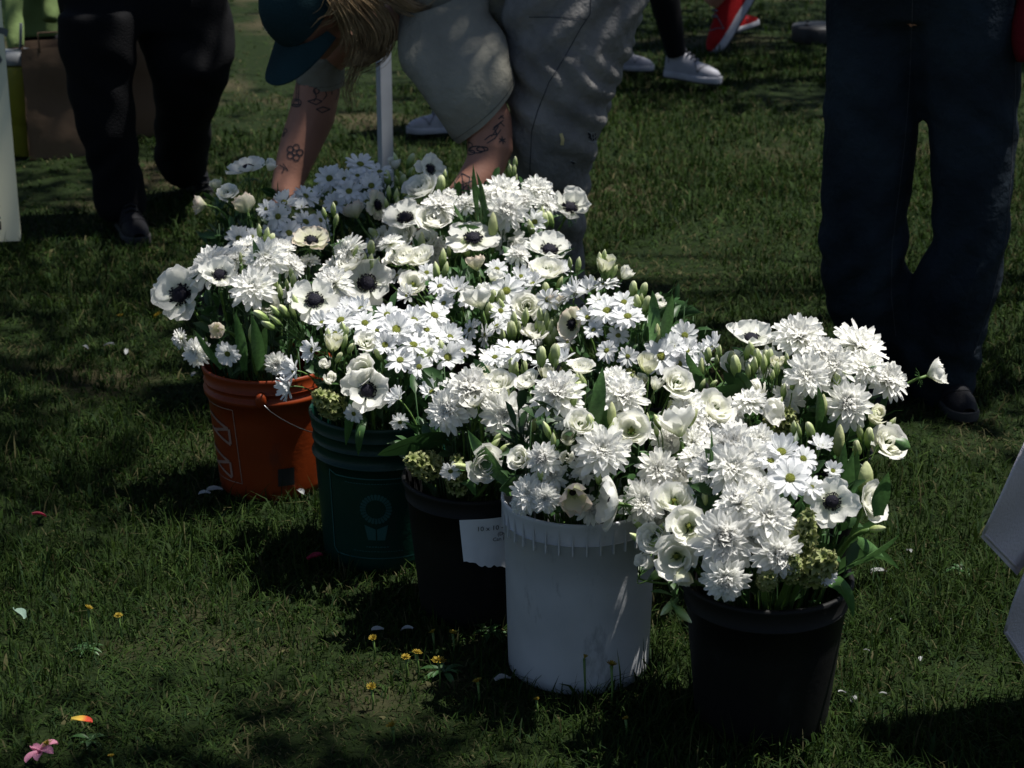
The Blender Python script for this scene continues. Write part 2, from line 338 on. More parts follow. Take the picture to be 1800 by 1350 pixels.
for i in range(25):
    t = i / 24; a = math.pi * t; p = ear * math.cos(a) * (bk['rt'] + .011) + sd * math.sin(a) * (bk['rt'] + .016); p.z = .214 - .10 * math.sin(a) ** .8; pts.append(p)
g.tube(pts, .0010, 6); obj('wire_handle', g.mesh('wire', M_WIRE), ro)
la = A0 - 1.02
pr = [[(-.055, .015), (.045, .015), (.045, -.135), (-.055, -.135), (-.055, .015)]]; obj('print_border', wrap(bk, strokes(pr, .0018).mesh('p', M_INKW), la, .172), ro)
for k, (x, y, s) in enumerate([(.0, -.006, .052), (-.008, -.075, .052)]):
    sh = [[(x - .035, y), (x + .028, y - .02)], [(x + .028, y - .02), (x - .025, y - .035)], [(x - .03, y - .03), (x + .03, y - .052)], [(x + .03, y - .05), (x + .03, y - .02)]]
    obj('print_lettering', wrap(bk, strokes(sh, .006).mesh('p', M_INKW), la, .172, .0016), ro)
g = patch(lambda u, v: (-.016 + .032 * u, -.018 + .036 * v), 8, 3); obj('dark_sticker', wrap(bk, g.mesh('p', M_INKK), A0 + .26, .052), ro)
# green bucket
ro, bk = bucket_base('B', 'bucket', 'dark green plastic bucket with pale sunflower emblem on its side', M_GR, [(.195, .200, .005), (.222, .226, .0022), (.244, .248, .0022)])
A0 = math.atan2(-bk['c'].y, -bk['c'].x) - .10; zc = .125; g = G()
for k in range(26):
    a0 = 2 * math.pi * (k + .10) / 26; a1 = 2 * math.pi * (k + .90) / 26
    g.add([(.0175 * math.cos(a0), .0175 * math.sin(a0), 0), (.0175 * math.cos(a1), .0175 * math.sin(a1), 0), (.027 * math.cos(a1), .027 * math.sin(a1), 0), (.0285 * math.cos((a0 + a1) / 2), .0285 * math.sin((a0 + a1) / 2), 0), (.027 * math.cos(a0), .027 * math.sin(a0), 0)], [(0, 1, 2, 3, 4)])
obj('emblem_flower', wrap(bk, g.mesh('p', M_INKG, smooth=False), A0, zc), ro)
for s in (-1, 1):
    g = patch(lambda u, v: (s * (.0012 + (.0195 - .006 * v) * u), -.031 - .028 * v - .006 * u * (1 - v) + .012 * (1 - v) * (u - .5) * 1.2), 6, 6); obj('emblem_leaf', wrap(bk, g.mesh('p', M_INKG), A0, zc), ro)
obj('emblem_border', wrap(bk, strokes([[(-.09, .062), (-.075, .056), (.075, .056), (.09, .062)], [(-.09, .062), (-.086, -.085), (-.078, -.094), (.078, -.094), (.086, -.085), (.09, .062)]], .0022).mesh('p', M_INKG), A0, zc), ro)
for k, (zz, ww, hh) in enumerate([(.047, .055, .0026), (-.072, .018, .004), (-.081, .042, .0026)]):
    pls = []
    x = -ww
    rr = random.Random(k)
    while x < ww: l = rr.uniform(.002, .005); pls.append([(x, zz), (x + l, zz + rr.uniform(-.0006, .0006))]); x += l + .0014
    obj('fine_print', wrap(bk, strokes(pls, hh * .6).mesh('p', M_INKG), A0, zc), ro)
# black bucket with paper
ro, bk = bucket_base('C', 'bucket', 'black plastic bucket with torn white paper tag, squeezed behind the white bucket', M_BK, [(.205, .21, .003)], lip=.005)
# white bucket
ro, bk = bucket_base('D', 'bucket', 'tall white plastic bucket with vertical ribs under its rim', M_WH, [(.252, .2535, .0022)], lip=.0035)
g0 = G(); g0.box((0, 0, 0), .0012, .0022, .0235)
rib = g0.mesh('rib', M_WH, smooth=False)
for k in range(36):
    a = 2 * math.pi * (k + .3) / 36; r = lerp(bk['rb'], bk['rt'], .262 / .288) + .0012; o = obj('rib', rib, ro); o.location = (r * math.cos(a), r * math.sin(a), .2615); o.rotation_euler.z = a + math.pi / 2
# front and rear black buckets
bucket_base('E', 'bucket', 'black plastic bucket in front, its blank side towards us, overflowing with chrysanthemums', M_BK, [(.2, .206, .003)], lip=.006)
for k, l in (('F', 'black bucket hidden under flowers in front of the blue jeans legs'), ('G', 'black bucket hidden by flowers behind the white bucket'), ('K', 'black bucket hidden in the middle of the flower display'),
             ('H', 'black bucket hidden by flowers at the bending woman\'s jeans'), ('I', 'black bucket under the shaded daisies by the tattooed forearm'), ('J', 'black bucket at the rear corner, near the black trousers')):
    bucket_base(k, 'bucket', l, M_BK, [(.2, .206, .003)], lip=.005)
# paper tag clipped to the black bucket
bk = BUCK['C']; M_PAP = mat('white_paper', (.62, .63, .66), rough=.9, spec=.1, var=.04, bump=.15, bscale=25)
pt = empty('paper_tag', (bk['c'].x, bk['c'].y, 0), 'torn white paper tag with printed lines on the black bucket', 'paper tag')
A0 = math.atan2(-bk['c'].y, -bk['c'].x); ac = A0 + .14
rr = random.Random(3); tear = [rr.uniform(-.003, .003) for _ in range(24)]
def pap(u, v):
    x = -.045 + .115 * u + .006 * (1 - v); bot = -.088 + (.022 * (1 - u * 3.2) if u < .31 else 0) + (.010 * math.sin(u * 5)) + tear[int(u * 23)]
    return (x, lerp(bot, .002 + .004 * math.sin(u * 3), v), .0035 + .010 * (1 - v) ** 2 * (1 - u) + .001 * math.sin(u * 9 + v * 4))
g = G(); g.grid(pap, 24, 8); obj('sheet', wrap(bk, g.mesh('p', M_PAP), ac, .205, .001), pt)
for s, x, y, z in (('10 x 10 - Cut Tu', -.018, -.0145, .0120), ('(Dynas', .016, -.0255, .0092), ('Can Pel / P', .008, -.0345, .0092)):
    tm = textmesh(s, z); 
    for v in tm.vertices: v.co.x += x; v.co.y += y; v.co.z = .0064 + .0025 * max(0, (.02 - v.co.x)) / .05
    setmat(tm, M_INKK); obj('printed_line', wrap(bk, tm, ac, .205, .001), pt)
# ------------------------------------------------------------------ flower kinds (unit diameter, facing +Z)
M_ANEM = ramp_mat('anemone_petal', [(0, (.55, .66, .30)), (.18, (.84, .86, .70)), (.45, (.92, .92, .86)), (1, (.95, .945, .91))], trans=.52, rough=.55, streak=.12, sscale=9)
M_ANEM2 = ramp_mat('cream_anemone_petal', [(0, (.50, .60, .25)), (.3, (.76, .76, .55)), (.8, (.84, .80, .68)), (1, (.84, .70, .60))], trans=.52, rough=.55, streak=.12, sscale=9)
M_DAISY = ramp_mat('daisy_petal', [(0, (.72, .78, .55)), (.15, (.86, .87, .86)), (1, (.92, .925, .94))], trans=.44, rough=.5, streak=.1, sscale=14)
M_MUM = ramp_mat('chrysanthemum_petal', [(0, (.66, .72, .36)), (.25, (.86, .87, .76)), (.6, (.95, .95, .91)), (1, (.96, .955, .93))], trans=.48, rough=.5)
M_LISI = ramp_mat('lisianthus_petal', [(0, (.62, .66, .34)), (.3, (.88, .89, .77)), (1, (.95, .94, .90))], trans=.48, rough=.55, streak=.1, sscale=8)
M_CREAM = ramp_mat('cream_petal', [(0, (.45, .52, .2)), (.35, (.74, .76, .52)), (1, (.86, .85, .74))], trans=.48, rough=.55, streak=.1, sscale=8)
M_BUD = ramp_mat('bud_petal', [(0, (.07, .15, .03)), (.35, (.25, .36, .10)), (.75, (.50, .58, .27)), (1, (.74, .76, .52))], trans=.12, rough=.5, obvar=.15)
M_TULIP = ramp_mat('tulip_bud', [(0, (.20, .30, .07)), (.5, (.42, .48, .20)), (1, (.60, .62, .36))], trans=.12, rough=.42, obvar=.12, streak=.1, sscale=5)
M_HYA = ramp_mat('hyacinth_floret', [(0, (.08, .13, .03)), (.5, (.19, .23, .07)), (1, (.32, .33, .16))], trans=.18, rough=.5, obvar=.2)
M_NAVY = mat('anemone_heart', (.004, .0035, .010), rough=.6, spec=.2, var=.3, bump=.4, bscale=40)
M_EYE = mat('daisy_eye', (.22, .25, .035), rough=.8, var=.25, scale=40, bump=1.0, bscale=60)
M_STEM = mat('stem_green', (.075, .135, .03), rough=.5, spec=.35, var=.25, scale=14, obvar=.25)
M_LEAF = mat('leaf_green', (.05, .115, .03), rough=.42, spec=.4, var=.25, scale=9, trans=.22, obvar=.25)
M_LEAFD = mat('leaf_dark_green', (.028, .07, .02), rough=.45, spec=.35, var=.25, scale=9, trans=.15, obvar=.25)
M_TLEAF = mat('tulip_leaf_green', (.07, .15, .045), rough=.4, spec=.4, var=.2, scale=7, trans=.25, obvar=.2)

def petal(L, W, e0, e1, r0=.03, cup=.15, tip=.5, base=.25, peak=.62, ruf=0, seed=0, nl=7, nw=5, twist=0):
    """petal along +X rising from elevation e0 to e1 (degrees)"""
    vs = []; tt = []; x = r0; z = 0.0; rr = random.Random(seed); ph = rr.uniform(0, 9)
    for i in range(nl):
        t = i / (nl - 1); e = math.radians(lerp(e0, e1, t))
        if i: x += math.cos(e) * L / (nl - 1); z += math.sin(e) * L / (nl - 1)
        wd = W / 2 * (lerp(base, 1, sm(t / peak)) if t < peak else math.sqrt(max(0, 1 - ((t - peak) / (1 - peak)) ** 2 * (1 - tip * tip))))
        for j in range(nw):
            s = 2 * j / (nw - 1) - 1
            rz = ruf * t * t * (math.sin(s * 4.2 + ph) + .6 * math.sin(s * 7 + ph * 2)) * W
            lx = x - (.10 * W * (1 if i == nl - 1 else 0)) * s * s + (ruf * .5 * W * math.sin(s * 5 + ph) if i == nl - 1 else 0)
            vs.append((lx - math.sin(e) * cup * W * s * s * (1), s * wd, z + math.cos(e) * cup * W * s * s + rz + twist * s * t * W)); tt.append(t)
    fs = [(i * nw + j, i * nw + j + 1, (i + 1) * nw + j + 1, (i + 1) * nw + j) for i in range(nl - 1) for j in range(nw - 1)]
    return vs, fs, tt
def pmesh(name, m, *a, **k):
    vs, fs, tt = petal(*a, **k); me = mesh(name, vs, fs); settt(me, tt); me.materials.append(m); return me
def roundpetal(i, R, H, z0, span, flare, m, seed, nl=8, nw=9, neck=.10):
    """a petal that is a patch of a cup, for roses and lisianthus"""
    rr = random.Random(seed); ph = rr.uniform(0, 7); vs = []; tt = []
    for a in range(nl):
        t = a / (nl - 1); r = neck + (R - neck) * (math.sin(min(t * 1.25, 1) * math.pi / 2)); r += flare * R * max(0, t - .62) ** 1.5 * 3; z = z0 + H * (t ** 1.15) - flare * H * max(0, t - .7) ** 2 * 3.2
        for b in range(nw):
            s = 2 * b / (nw - 1) - 1; sp = span * (.35 + .65 * sm(t / .5)); an = s * sp * (1 - .12 * t)
            edge = 1 - .22 * (abs(s) ** 3) * t; rip = .035 * t * t * math.sin(s * 6 + ph) + .02 * t * math.sin(s * 11 + 2 * ph)
            rad = r * (1 + rip) + .04 * R * s; vs.append((rad * math.cos(an), rad * math.sin(an), z * edge + rip * .5 * H)); tt.append(t)
    fs = [(a * nw + b, a * nw + b + 1, (a + 1) * nw + b + 1, (a + 1) * nw + b) for a in range(nl - 1) for b in range(nw - 1)]
    me = mesh('petal', vs, fs); settt(me, tt); me.materials.append(m); return me
PROTO = {}
def proto(key, lst): PROTO.setdefault(key, []).append(lst)
# each prototype: list of (part name, mesh, spin about Z, z offset, kind)
for v in range(3):      # open anemone
    P = []
    for mm, kk in ((M_ANEM, 'A'), (M_ANEM2, 'Ac')):
        P = []
        for w, (n, L, e0, e1, off) in enumerate(((4, .50, 3 + 5 * v, 14 + 12 * v, -.02), (4, .46, 6 + 6 * v, 20 + 14 * v, -.005))):
            for k in range(n):
                P.append(('petal', pmesh('petal', mm, L, .46 - .03 * w, e0 + random.uniform(-5, 5), e1 + random.uniform(-10, 10), r0=.05, cup=.09 + .03 * v, tip=.35, base=.3, peak=.66, ruf=.028, seed=v * 31 + k + w * 7, nl=8, nw=7), 360 * (k + .5 * w + random.uniform(-.12, .12)) / n, off, None))
        g = G(); g.ball((0, 0, .08), .132, .132, .078, 18, 10); hm = g.mesh('heart', M_NAVY); displace(hm, lambda c: .012 * noise.noise(c * 60)); P.append(('heart', hm, 0, 0, None))
        g = G(); rs = random.Random(v)
        for k in range(90):
            a = rs.uniform(0, 2 * math.pi); r0 = .09; r1 = rs.uniform(.150, .180); z1 = rs.uniform(.055, .10); d = Vector((math.cos(a), math.sin(a), 0))
            g.tube([d * r0 + Vector((0, 0, .03)), d * r1 * .9 + Vector((0, 0, z1))], .0045, 4); g.ball(d * r1 + Vector((0, 0, z1)), .017, .014, .011, 5, 4)
        P.append(('stamens', g.mesh('stamens', M_NAVY), 0, 0, 'stuff'))
        proto(kk, P)
for v in range(2):      # half closed anemone seen from outside
    P = []
    for w, (n, L, e0, e1) in enumerate(((4, .60, 38, 66), (3, .56, 46, 72))):
        for k in range(n): P.append(('petal', pmesh('petal', M_ANEM if v == 0 else M_ANEM2, L, .50, e0 + random.uniform(-6, 6), e1 + random.uniform(-14, 8), cup=.22, tip=.4, base=.35, peak=.6, ruf=.06, seed=90 + v * 11 + k + w * 5, nl=8, nw=7), 360 * (k + .5 * w + random.uniform(-.1, .1)) / n, 0, None))
    g = G(); g.ball((0, 0, .10), .07, .07, .055, 12, 7); P.append(('heart', g.mesh('heart', M_NAVY), 0, 0, None)); proto('P', P)
DP = [pmesh('petal', M_DAISY, .40, .16, 14, -8, r0=.09, cup=.12, tip=.45, base=.5, peak=.62, seed=k, nl=5, nw=3, twist=random.uniform(-.12, .12)) for k in range(4)]
DP2 = [pmesh('petal', M_DAISY, .37, .15, 30, 10, r0=.08, cup=.14, tip=.45, base=.5, peak=.62, seed=k + 9, nl=5, nw=3, twist=random.uniform(-.12, .12)) for k in range(3)]
DP3 = [pmesh('petal', M_DAISY, .38, .155, 6, -26, r0=.09, cup=.12, tip=.45, base=.5, peak=.62, seed=k + 19, nl=5, nw=3) for k in range(3)]
g = G(); g.ball((0, 0, .045), .108, .108, .045, 14, 7); EYE = displace(g.mesh('eye', M_EYE), lambda c: .008 * noise.noise(c * 55))
for v in range(4):      # daisy chrysanthemum
    P = []; n = 12 + v
    for k in range(n): P.append(('petal', random.choice(DP if v % 2 else DP + DP3), 360 * (k + random.uniform(-.2, .2)) / n, .0, None))
    for k in range(n - 4): P.append(('petal', random.choice(DP2), 360 * (k + .5 + random.uniform(-.25, .25)) / (n - 4), .014, None))
    P.append(('eye', EYE, 0, 0, None)); proto('D', P)
DP5 = [pmesh('petal', M_DAISY, .42, .15, 38, 52, r0=.08, cup=.2, tip=.45, base=.5, peak=.62, seed=k + 29, nl=5, nw=3) for k in range(3)]
for v in range(2):      # half open daisy
    P = []
    for k in range(13): P.append(('petal', random.choice(DP5), 360 * (k + random.uniform(-.25, .25)) / 13, 0, None))
    for k in range(8): P.append(('petal', random.choice(DP2), 360 * (k + .5 + random.uniform(-.25, .25)) / 8, .014, None))
    P.append(('eye', EYE, 0, 0, None)); proto('D', P)
for v in range(6):      # double chrysanthemum: open starry ones and fuller domes
    P = []; fl = v < 4; OUT = [pmesh('petal', M_MUM, .47, .135, 4 - 7 * (v % 3), -8 - 7 * (v % 3), r0=.035, cup=.24, tip=.38, base=.35, peak=.66, seed=k, nl=6, nw=3, twist=random.uniform(-.2, .2)) for k in range(5)]
    MID = [pmesh('petal', M_MUM, .45, .13, 18, 4 if fl else 12, r0=.035, cup=.28, tip=.38, base=.35, peak=.66, seed=k + 5, nl=6, nw=3, twist=random.uniform(-.2, .2)) for k in range(5)]
    for k in range(17): P.append(('petal', OUT[k % 5], 360 * (k + random.uniform(-.35, .35)) / 17, -.02, None))
    for k in range(16): P.append(('petal', MID[k % 5], 360 * (k + .5 + random.uniform(-.35, .35)) / 16, .01, None))
    g = G(); tts = []; rs = random.Random(v + 50)
    LAY = ((15, .40, 30, 16, .02), (14, .34, 42, 28, .03), (12, .27, 54, 42, .035), (10, .20, 64, 58, .04), (8, .14, 74, 80, .045), (6, .10, 82, 105, .05)) if fl else ((18, .40, 36, 26, .03), (17, .36, 48, 42, .035), (15, .33, 58, 56, .04), (13, .31, 68, 68, .045), (9, .28, 77, 84, .05), (5, .26, 84, 100, .05))
    for n, L, e0, e1, z in LAY:
        for k in range(n):
            vs, fs, tt = petal(L * rs.uniform(.82, 1.15), (.12 if L > .25 else .085), e0 + rs.uniform(-10, 10), e1 + rs.uniform(-15, 15), r0=.02, cup=.36, tip=.4, base=.35, peak=.68, nl=5, nw=3, twist=rs.uniform(-.25, .25))
            R = Matrix.Rotation(2 * math.pi * (k + rs.uniform(-.4, .4)) / n, 3, 'Z'); g.add([R @ Vector(q) + Vector((0, 0, z)) for q in vs], fs); tts += [lerp(.05 if L < .21 else .32, 1, q) * (.4 if L < .12 else (.62 if L < .16 else 1)) for q in tt]
    P.append(('inner_petals', settt(g.mesh('inner', M_MUM), tts), 0, 0, 'stuff')); proto('M', P)
for v in range(3):      # open lisianthus
    P = []; k = 0
    for n, R, H, span, flare in ((5, .47, .40, .82, .30 + .06 * v), (5, .40, .44, .78, .20), (4, .31, .44, .8, .10), (3, .22, .42, .95, .03), (3, .13, .38, 1.0, 0)):
        for q in range(n): k += 1; P.append(('petal', roundpetal(k, R * random.uniform(.94, 1.05), H * random.uniform(.92, 1.05), -.12, span, flare, M_LISI, v * 50 + k), 360 * (q + .5 * (k % 2) + random.uniform(-.1, .1)) / n + 37 * v, 0, None))
    proto('L', P)
for v in range(2):      # open lisianthus with a greenish throat
    P = []; k = 0
    for n, R, H, span, flare in ((5, .47, .42, .85, .32), (5, .39, .46, .8, .2), (4, .28, .46, .85, .14)):
        for q in range(n): k += 1; P.append(('petal', roundpetal(k, R * random.uniform(.95, 1.05), H, -.14, span, flare, M_LISI, 300 + v * 50 + k), 360 * (q + .5 * (k % 2) + random.uniform(-.1, .1)) / n, 0, None))
    g = G(); g.loft([((0, 0, -.1), .05, .05), ((0, 0, .06), .055, .055), ((0, 0, .10), .075, .055), ((0, 0, .12), .04, .03)], n=10); me = g.mesh('pistil', M_EYE); P.append(('pistil', me, 0, 0, None)); proto('Lo', P)
for v in range(3):      # half open, upright cup
    P = []; k = 0
    for n, R, H, span, flare in ((4, .40, .78, 1.0, .12), (4, .33, .80, .95, .06), (3, .22, .80, 1.1, .0), (2, .12, .76, 1.4, 0)):
        for q in range(n): k += 1; P.append(('petal', roundpetal(k, R * random.uniform(.94, 1.06), H * random.uniform(.9, 1.06), -.35, span, flare, M_CREAM if v else M_LISI, 500 + v * 40 + k), 360 * (q + .5 * (k % 2) + random.uniform(-.1, .1)) / n, 0, None))
    proto('R', P)
def spindle(L, W, m, lobes=5, twist=1.2, amp=.10, nl=11, n=14, prof=((0, .25), (.2, .8), (.42, 1), (.7, .78), (.9, .36), (1, .05))):
    g = G(); tt = []
    px = [p[0] for p in prof]; py = [p[1] for p in prof]
    def fn(u, v):
        a = 2 * math.pi * u; r = W / 2 * curve_at(px, py, v) * (1 + amp * math.cos(lobes * a + twist * v * 4)); return (r * math.cos(a), r * math.sin(a), v * L)
    g.grid(fn, n, nl, closed_u=True); me = g.mesh('spindle', m)
    return settt(me, [(i // n) / (nl - 1) for i in range(n * nl)])
BUDM = [spindle(1.0, .35, M_BUD, amp=.2), spindle(1.0, .42, M_BUD, amp=.22, prof=((0, .3), (.2, .85), (.5, 1), (.75, .85), (.95, .5), (1, .2))), spindle(1.0, .27, M_BUD)]
g = G(); tt = []
for k in range(5):
    vs, fs, t_ = petal(.42, .09, 62, 96, r0=.06, cup=.1, tip=.1, base=.7, peak=.2, nl=5, nw=3); R = Matrix.Rotation(2 * math.pi * k / 5, 3, 'Z'); g.add([R @ Vector(q) for q in vs], fs)
SEPAL = g.mesh('sepals', M_STEM)
TULM = [spindle(1.0, .36, M_TULIP, lobes=3, twist=.15, amp=.09, nl=12, prof=((0, .35), (.12, .8), (.35, 1), (.65, .88), (.88, .48), (1, .08))), spindle(1.0, .44, M_TULIP, lobes=3, twist=.1, amp=.12, nl=12, prof=((0, .35), (.12, .8), (.4, 1), (.7, .85), (.9, .45), (1, .08)))]
g = G(); tt = []
for k in range(6):
    vs, fs, t_ = petal(.55, .24, 62, -5, r0=.08, cup=.2, tip=.15, base=.7, peak=.35, nl=6, nw=3); R = Matrix.Rotation(2 * math.pi * k / 6, 3, 'Z'); g.add([R @ Vector(q) for q in vs], fs); tt += [.3 + .7 * q for q in t_]
def fl(u, v): a = 2 * math.pi * u; r = lerp(.05, .12, math.sin(v * 2.2)); return (r * math.cos(a), r * math.sin(a), -.35 + .5 * v)
b0 = len(g.v); g.grid(fl, 6, 4, closed_u=True); tt += [.1 + .3 * (i // 6) / 3 for i in range(24)]
FLORET = settt(g.mesh('floret', M_HYA), tt)
# feathery collar leaf of the anemone
g = G(); rs = random.Random(4)
for k in range(9):
    a = 2 * math.pi * k / 9 + rs.uniform(-.2, .2); d = Vector((math.cos(a), math.sin(a), 0)); s = Vector((-d.y, d.x, 0)); L = rs.uniform(.2, .32); up = rs.uniform(-.05, .25)
    axis = [d * (L * t) + Vector((0, 0, L * up * t - .1 * t * t)) for t in (0, .25, .5, .75, 1)]
    for i in range(1, 5):
        for sg in (-1, 1):
            q = axis[i]; tip = q + (s * sg * .6 + d * .55).normalized() * .10 * (1.15 - .12 * i) + Vector((0, 0, rs.uniform(-.03, .03))); g.add([q - d * .018, q + d * .018, tip], [(0, 1, 2)])
    for i in range(4): g.add([axis[i] - s * .014, axis[i] + s * .014, axis[i + 1] + s * .012, axis[i + 1] - s * .012], [(0, 1, 2, 3)])
FRILL = g.mesh('frill', M_LEAF, smooth=False)

# ------------------------------------------------------------------ placing
def dome_point(key, px, py):
    bk = BUCK[key]; c = bk['c'] + Vector((0, 0, bk['h'] - .01)); sx = Vector((1 / bk['rx'], 1 / bk['rx'], 1 / bk['rz'])); d = ray(px, py)
    o = Vector([(CAMP[i] - c[i]) * sx[i] for i in range(3)]); q = Vector([d[i] * sx[i] for i in range(3)])
    a = q.dot(q); b = 2 * o.dot(q); cc = o.dot(o) - 1; D = b * b - 4 * a * cc
    t = (-b - math.sqrt(D)) / (2 * a) if D > 0 else -b / (2 * a)
    p = CAMP + d * t; e = p - c; n = Vector([e[i] * sx[i] * sx[i] for i in range(3)]).normalized(); return p, n
RNG = random.Random(99)
def orient(root, p, n, s, spin=None):
    q = n.normalized().to_track_quat('Z', 'Y') @ Quaternion((0, 0, 1), RNG.uniform(0, 6.28) if spin is None else spin)
    root.location = p; root.rotation_mode = 'QUATERNION'; root.rotation_quaternion = q; root.scale = (s, s, s)
    return Matrix.Translation(p) @ q.to_matrix().to_4x4() @ Matrix.Diagonal((s, s, s, 1))
def stem_path(key, p, n, back=.0, k=9):
    bk = BUCK[key]; c = bk['c']; h = bk['h']; off = (p - c); off.z = 0; r = off.length
    inr = min(bk['rt'] * .72, r * .6); edge = c + (off / max(r, 1e-4)) * inr + Vector((0, 0, h * .96)); foot = c + (off / max(r, 1e-4)) * min(inr * .5, bk['rb'] * .6) + Vector((0, 0, h * .5))
    p0 = p + n * back; d1 = max(.05, (p - edge).length * .42); p1 = p0 - n * d1; p1.z = max(p1.z, edge.z + .01)
    P = [p0, p1, edge]; out = []
    for i in range(k):
        t = i / (k - 1); out.append(p0 * (1 - t) ** 2 + p1 * 2 * t * (1 - t) + edge * t * t)
    out.append(foot); return out
def stem_part(root, M, path, r, m=M_STEM, name='stem'):
    g = G(); I = M.inverted(); s = M.to_scale().x; g.tube([I @ q for q in path], r / s, 6); return obj(name, g.mesh('stem', m), root)
def leaf_mesh(path, W, side, m=M_TLEAF, fold=.25, nw=5, tipk=1.0, base=.55):
    """a strap leaf along a path; side = width direction"""
    g = G(); n = len(path); vs = []
    for i, p in enumerate(path):
        t = i / (n - 1); tn = (path[min(i + 1, n - 1)] - path[max(i - 1, 0)]).normalized(); sd = (side - tn * side.dot(tn)).normalized(); up = sd.cross(tn)
        w = W / 2 * (lerp(base, 1, sm(t / .4)) if t < .4 else (1 - ((t - .4) / .6) ** 2.0 * tipk)); w = max(w, .0006)
        for j in range(nw): s = 2 * j / (nw - 1) - 1; vs.append(p + sd * (w * s) + up * (fold * w * (s * s)))
    fs = [(i * nw + j, i * nw + j + 1, (i + 1) * nw + j + 1, (i + 1) * nw + j) for i in range(n - 1) for j in range(nw - 1)]
    g.add(vs, fs); return g.mesh('leaf', m)
NAMES = {'A': ('anemone', 'anemone'), 'Ac': ('anemone', 'anemone'), 'P': ('anemone', 'anemone'), 'D': ('daisy_chrysanthemum', 'daisy'), 'M': ('double_chrysanthemum', 'chrysanthemum'), 'L': ('lisianthus', 'lisianthus'), 'Lo': ('lisianthus', 'lisianthus'), 'R': ('lisianthus', 'lisianthus'), 'T': ('tulip', 'tulip'), 'H': ('hyacinth', 'hyacinth'), 'B': ('lisianthus_bud_spray', 'flower buds')}
WORD = {'D': 'white daisies', 'M': 'double white chrysanthemums', 'L': 'ruffled lisianthus blooms', 'Lo': 'ruffled lisianthus blooms', 'R': 'cupped cream blooms', 'H': 'green hyacinths', 'T': 'closed tulips', 'B': 'green bud sprays', 'A': 'dark-hearted anemones', 'Ac': 'dark-hearted anemones', 'P': 'closed anemones'}
FL = []      # (kind key for the ordinal, bucket, px, root, explicit label)
def flower(kind, key, px, py, dpx, n=None, label=None, depth=0.0, tilt=.0, frill=None, stem=True):
    p, dn = dome_point(key, px, py); p = p + ray(px, py) * depth; s = dpx / ppm(p) * {'A': 1.2, 'Ac': 1.2, 'D': 1.14, 'M': 1.13, 'L': 1.05, 'Lo': 1.06, 'P': 1.08}.get(kind, 1.0) * RNG.uniform(.94, 1.08)
    if n is None: n = (dn * .55 + Vector((0, -.32, .42)) + Vector([RNG.gauss(0, .17) for _ in range(3)])).normalized()
    else: n = (Vector(n) + Vector([RNG.gauss(0, .03) for _ in range(3)])).normalized()
    if kind == 'D': p = p - n * .02 * s
    root = empty(NAMES[kind][0]); M = orient(root, p, n, s); lst = PROTO[kind][RNG.randrange(len(PROTO[kind]))]
    for nm, me, spin, z, kd in lst:
        o = obj(nm, me, root, kind=kd); o.location.z = z; o.rotation_euler.z = math.radians(spin)
        if kd is None and nm == 'petal': o.rotation_euler.x = RNG.gauss(0, .10); o.rotation_euler.y = RNG.gauss(0, .09) if kind in 'DMA' else 0; o.scale = (RNG.uniform(.86, 1.08), RNG.uniform(.85, 1.12), 1)
    zb = {'L': -.12, 'Lo': -.14, 'R': -.35}.get(kind, -.01)
    if stem:
        path = stem_path(key, p, n, back=zb * s); th = {'A': .0028, 'Ac': .0028, 'P': .0028, 'D': .0014, 'M': .0016}.get(kind, .0016); stem_part(root, M, path, th)
    if kind in ('L', 'Lo', 'R'):
        o = obj('sepals', SEPAL, root); o.location.z = zb - .06; o.scale = (.9,) * 3
    if kind in ('A', 'Ac', 'P') and frill is not False:
        o = obj('frill', FRILL, root); fz = frill or .20; o.location.z = -fz
    FL.append((kind, key, px, py, root, label)); return root
def single_bud(root, M, p, n, L, fat, key, path_to, nm='bud'):
    """bud standing at p (its base), pointing n, as a part of root"""
    I = M.inverted(); q = n.normalized().to_track_quat('Z', 'Y')
    o = obj(nm, BUDM[fat], root); o.matrix_local = I @ (Matrix.Translation(p) @ q.to_matrix().to_4x4() @ Matrix.Diagonal((L, L, L, 1)))
    e = obj('sepals', SEPAL, root); e.matrix_local = I @ (Matrix.Translation(p - n * L * .06) @ q.to_matrix().to_4x4() @ Matrix.Diagonal((L * 1.15,) * 3 + (1,)))
    d = (p - path_to).length; pts = []
    for i in range(6): t = i / 5; pts.append(p * (1 - t) ** 2 + (p - n * d * .45) * 2 * t * (1 - t) + path_to * t * t)
    stem_part(root, M, pts, .0010, name='bud_stalk')
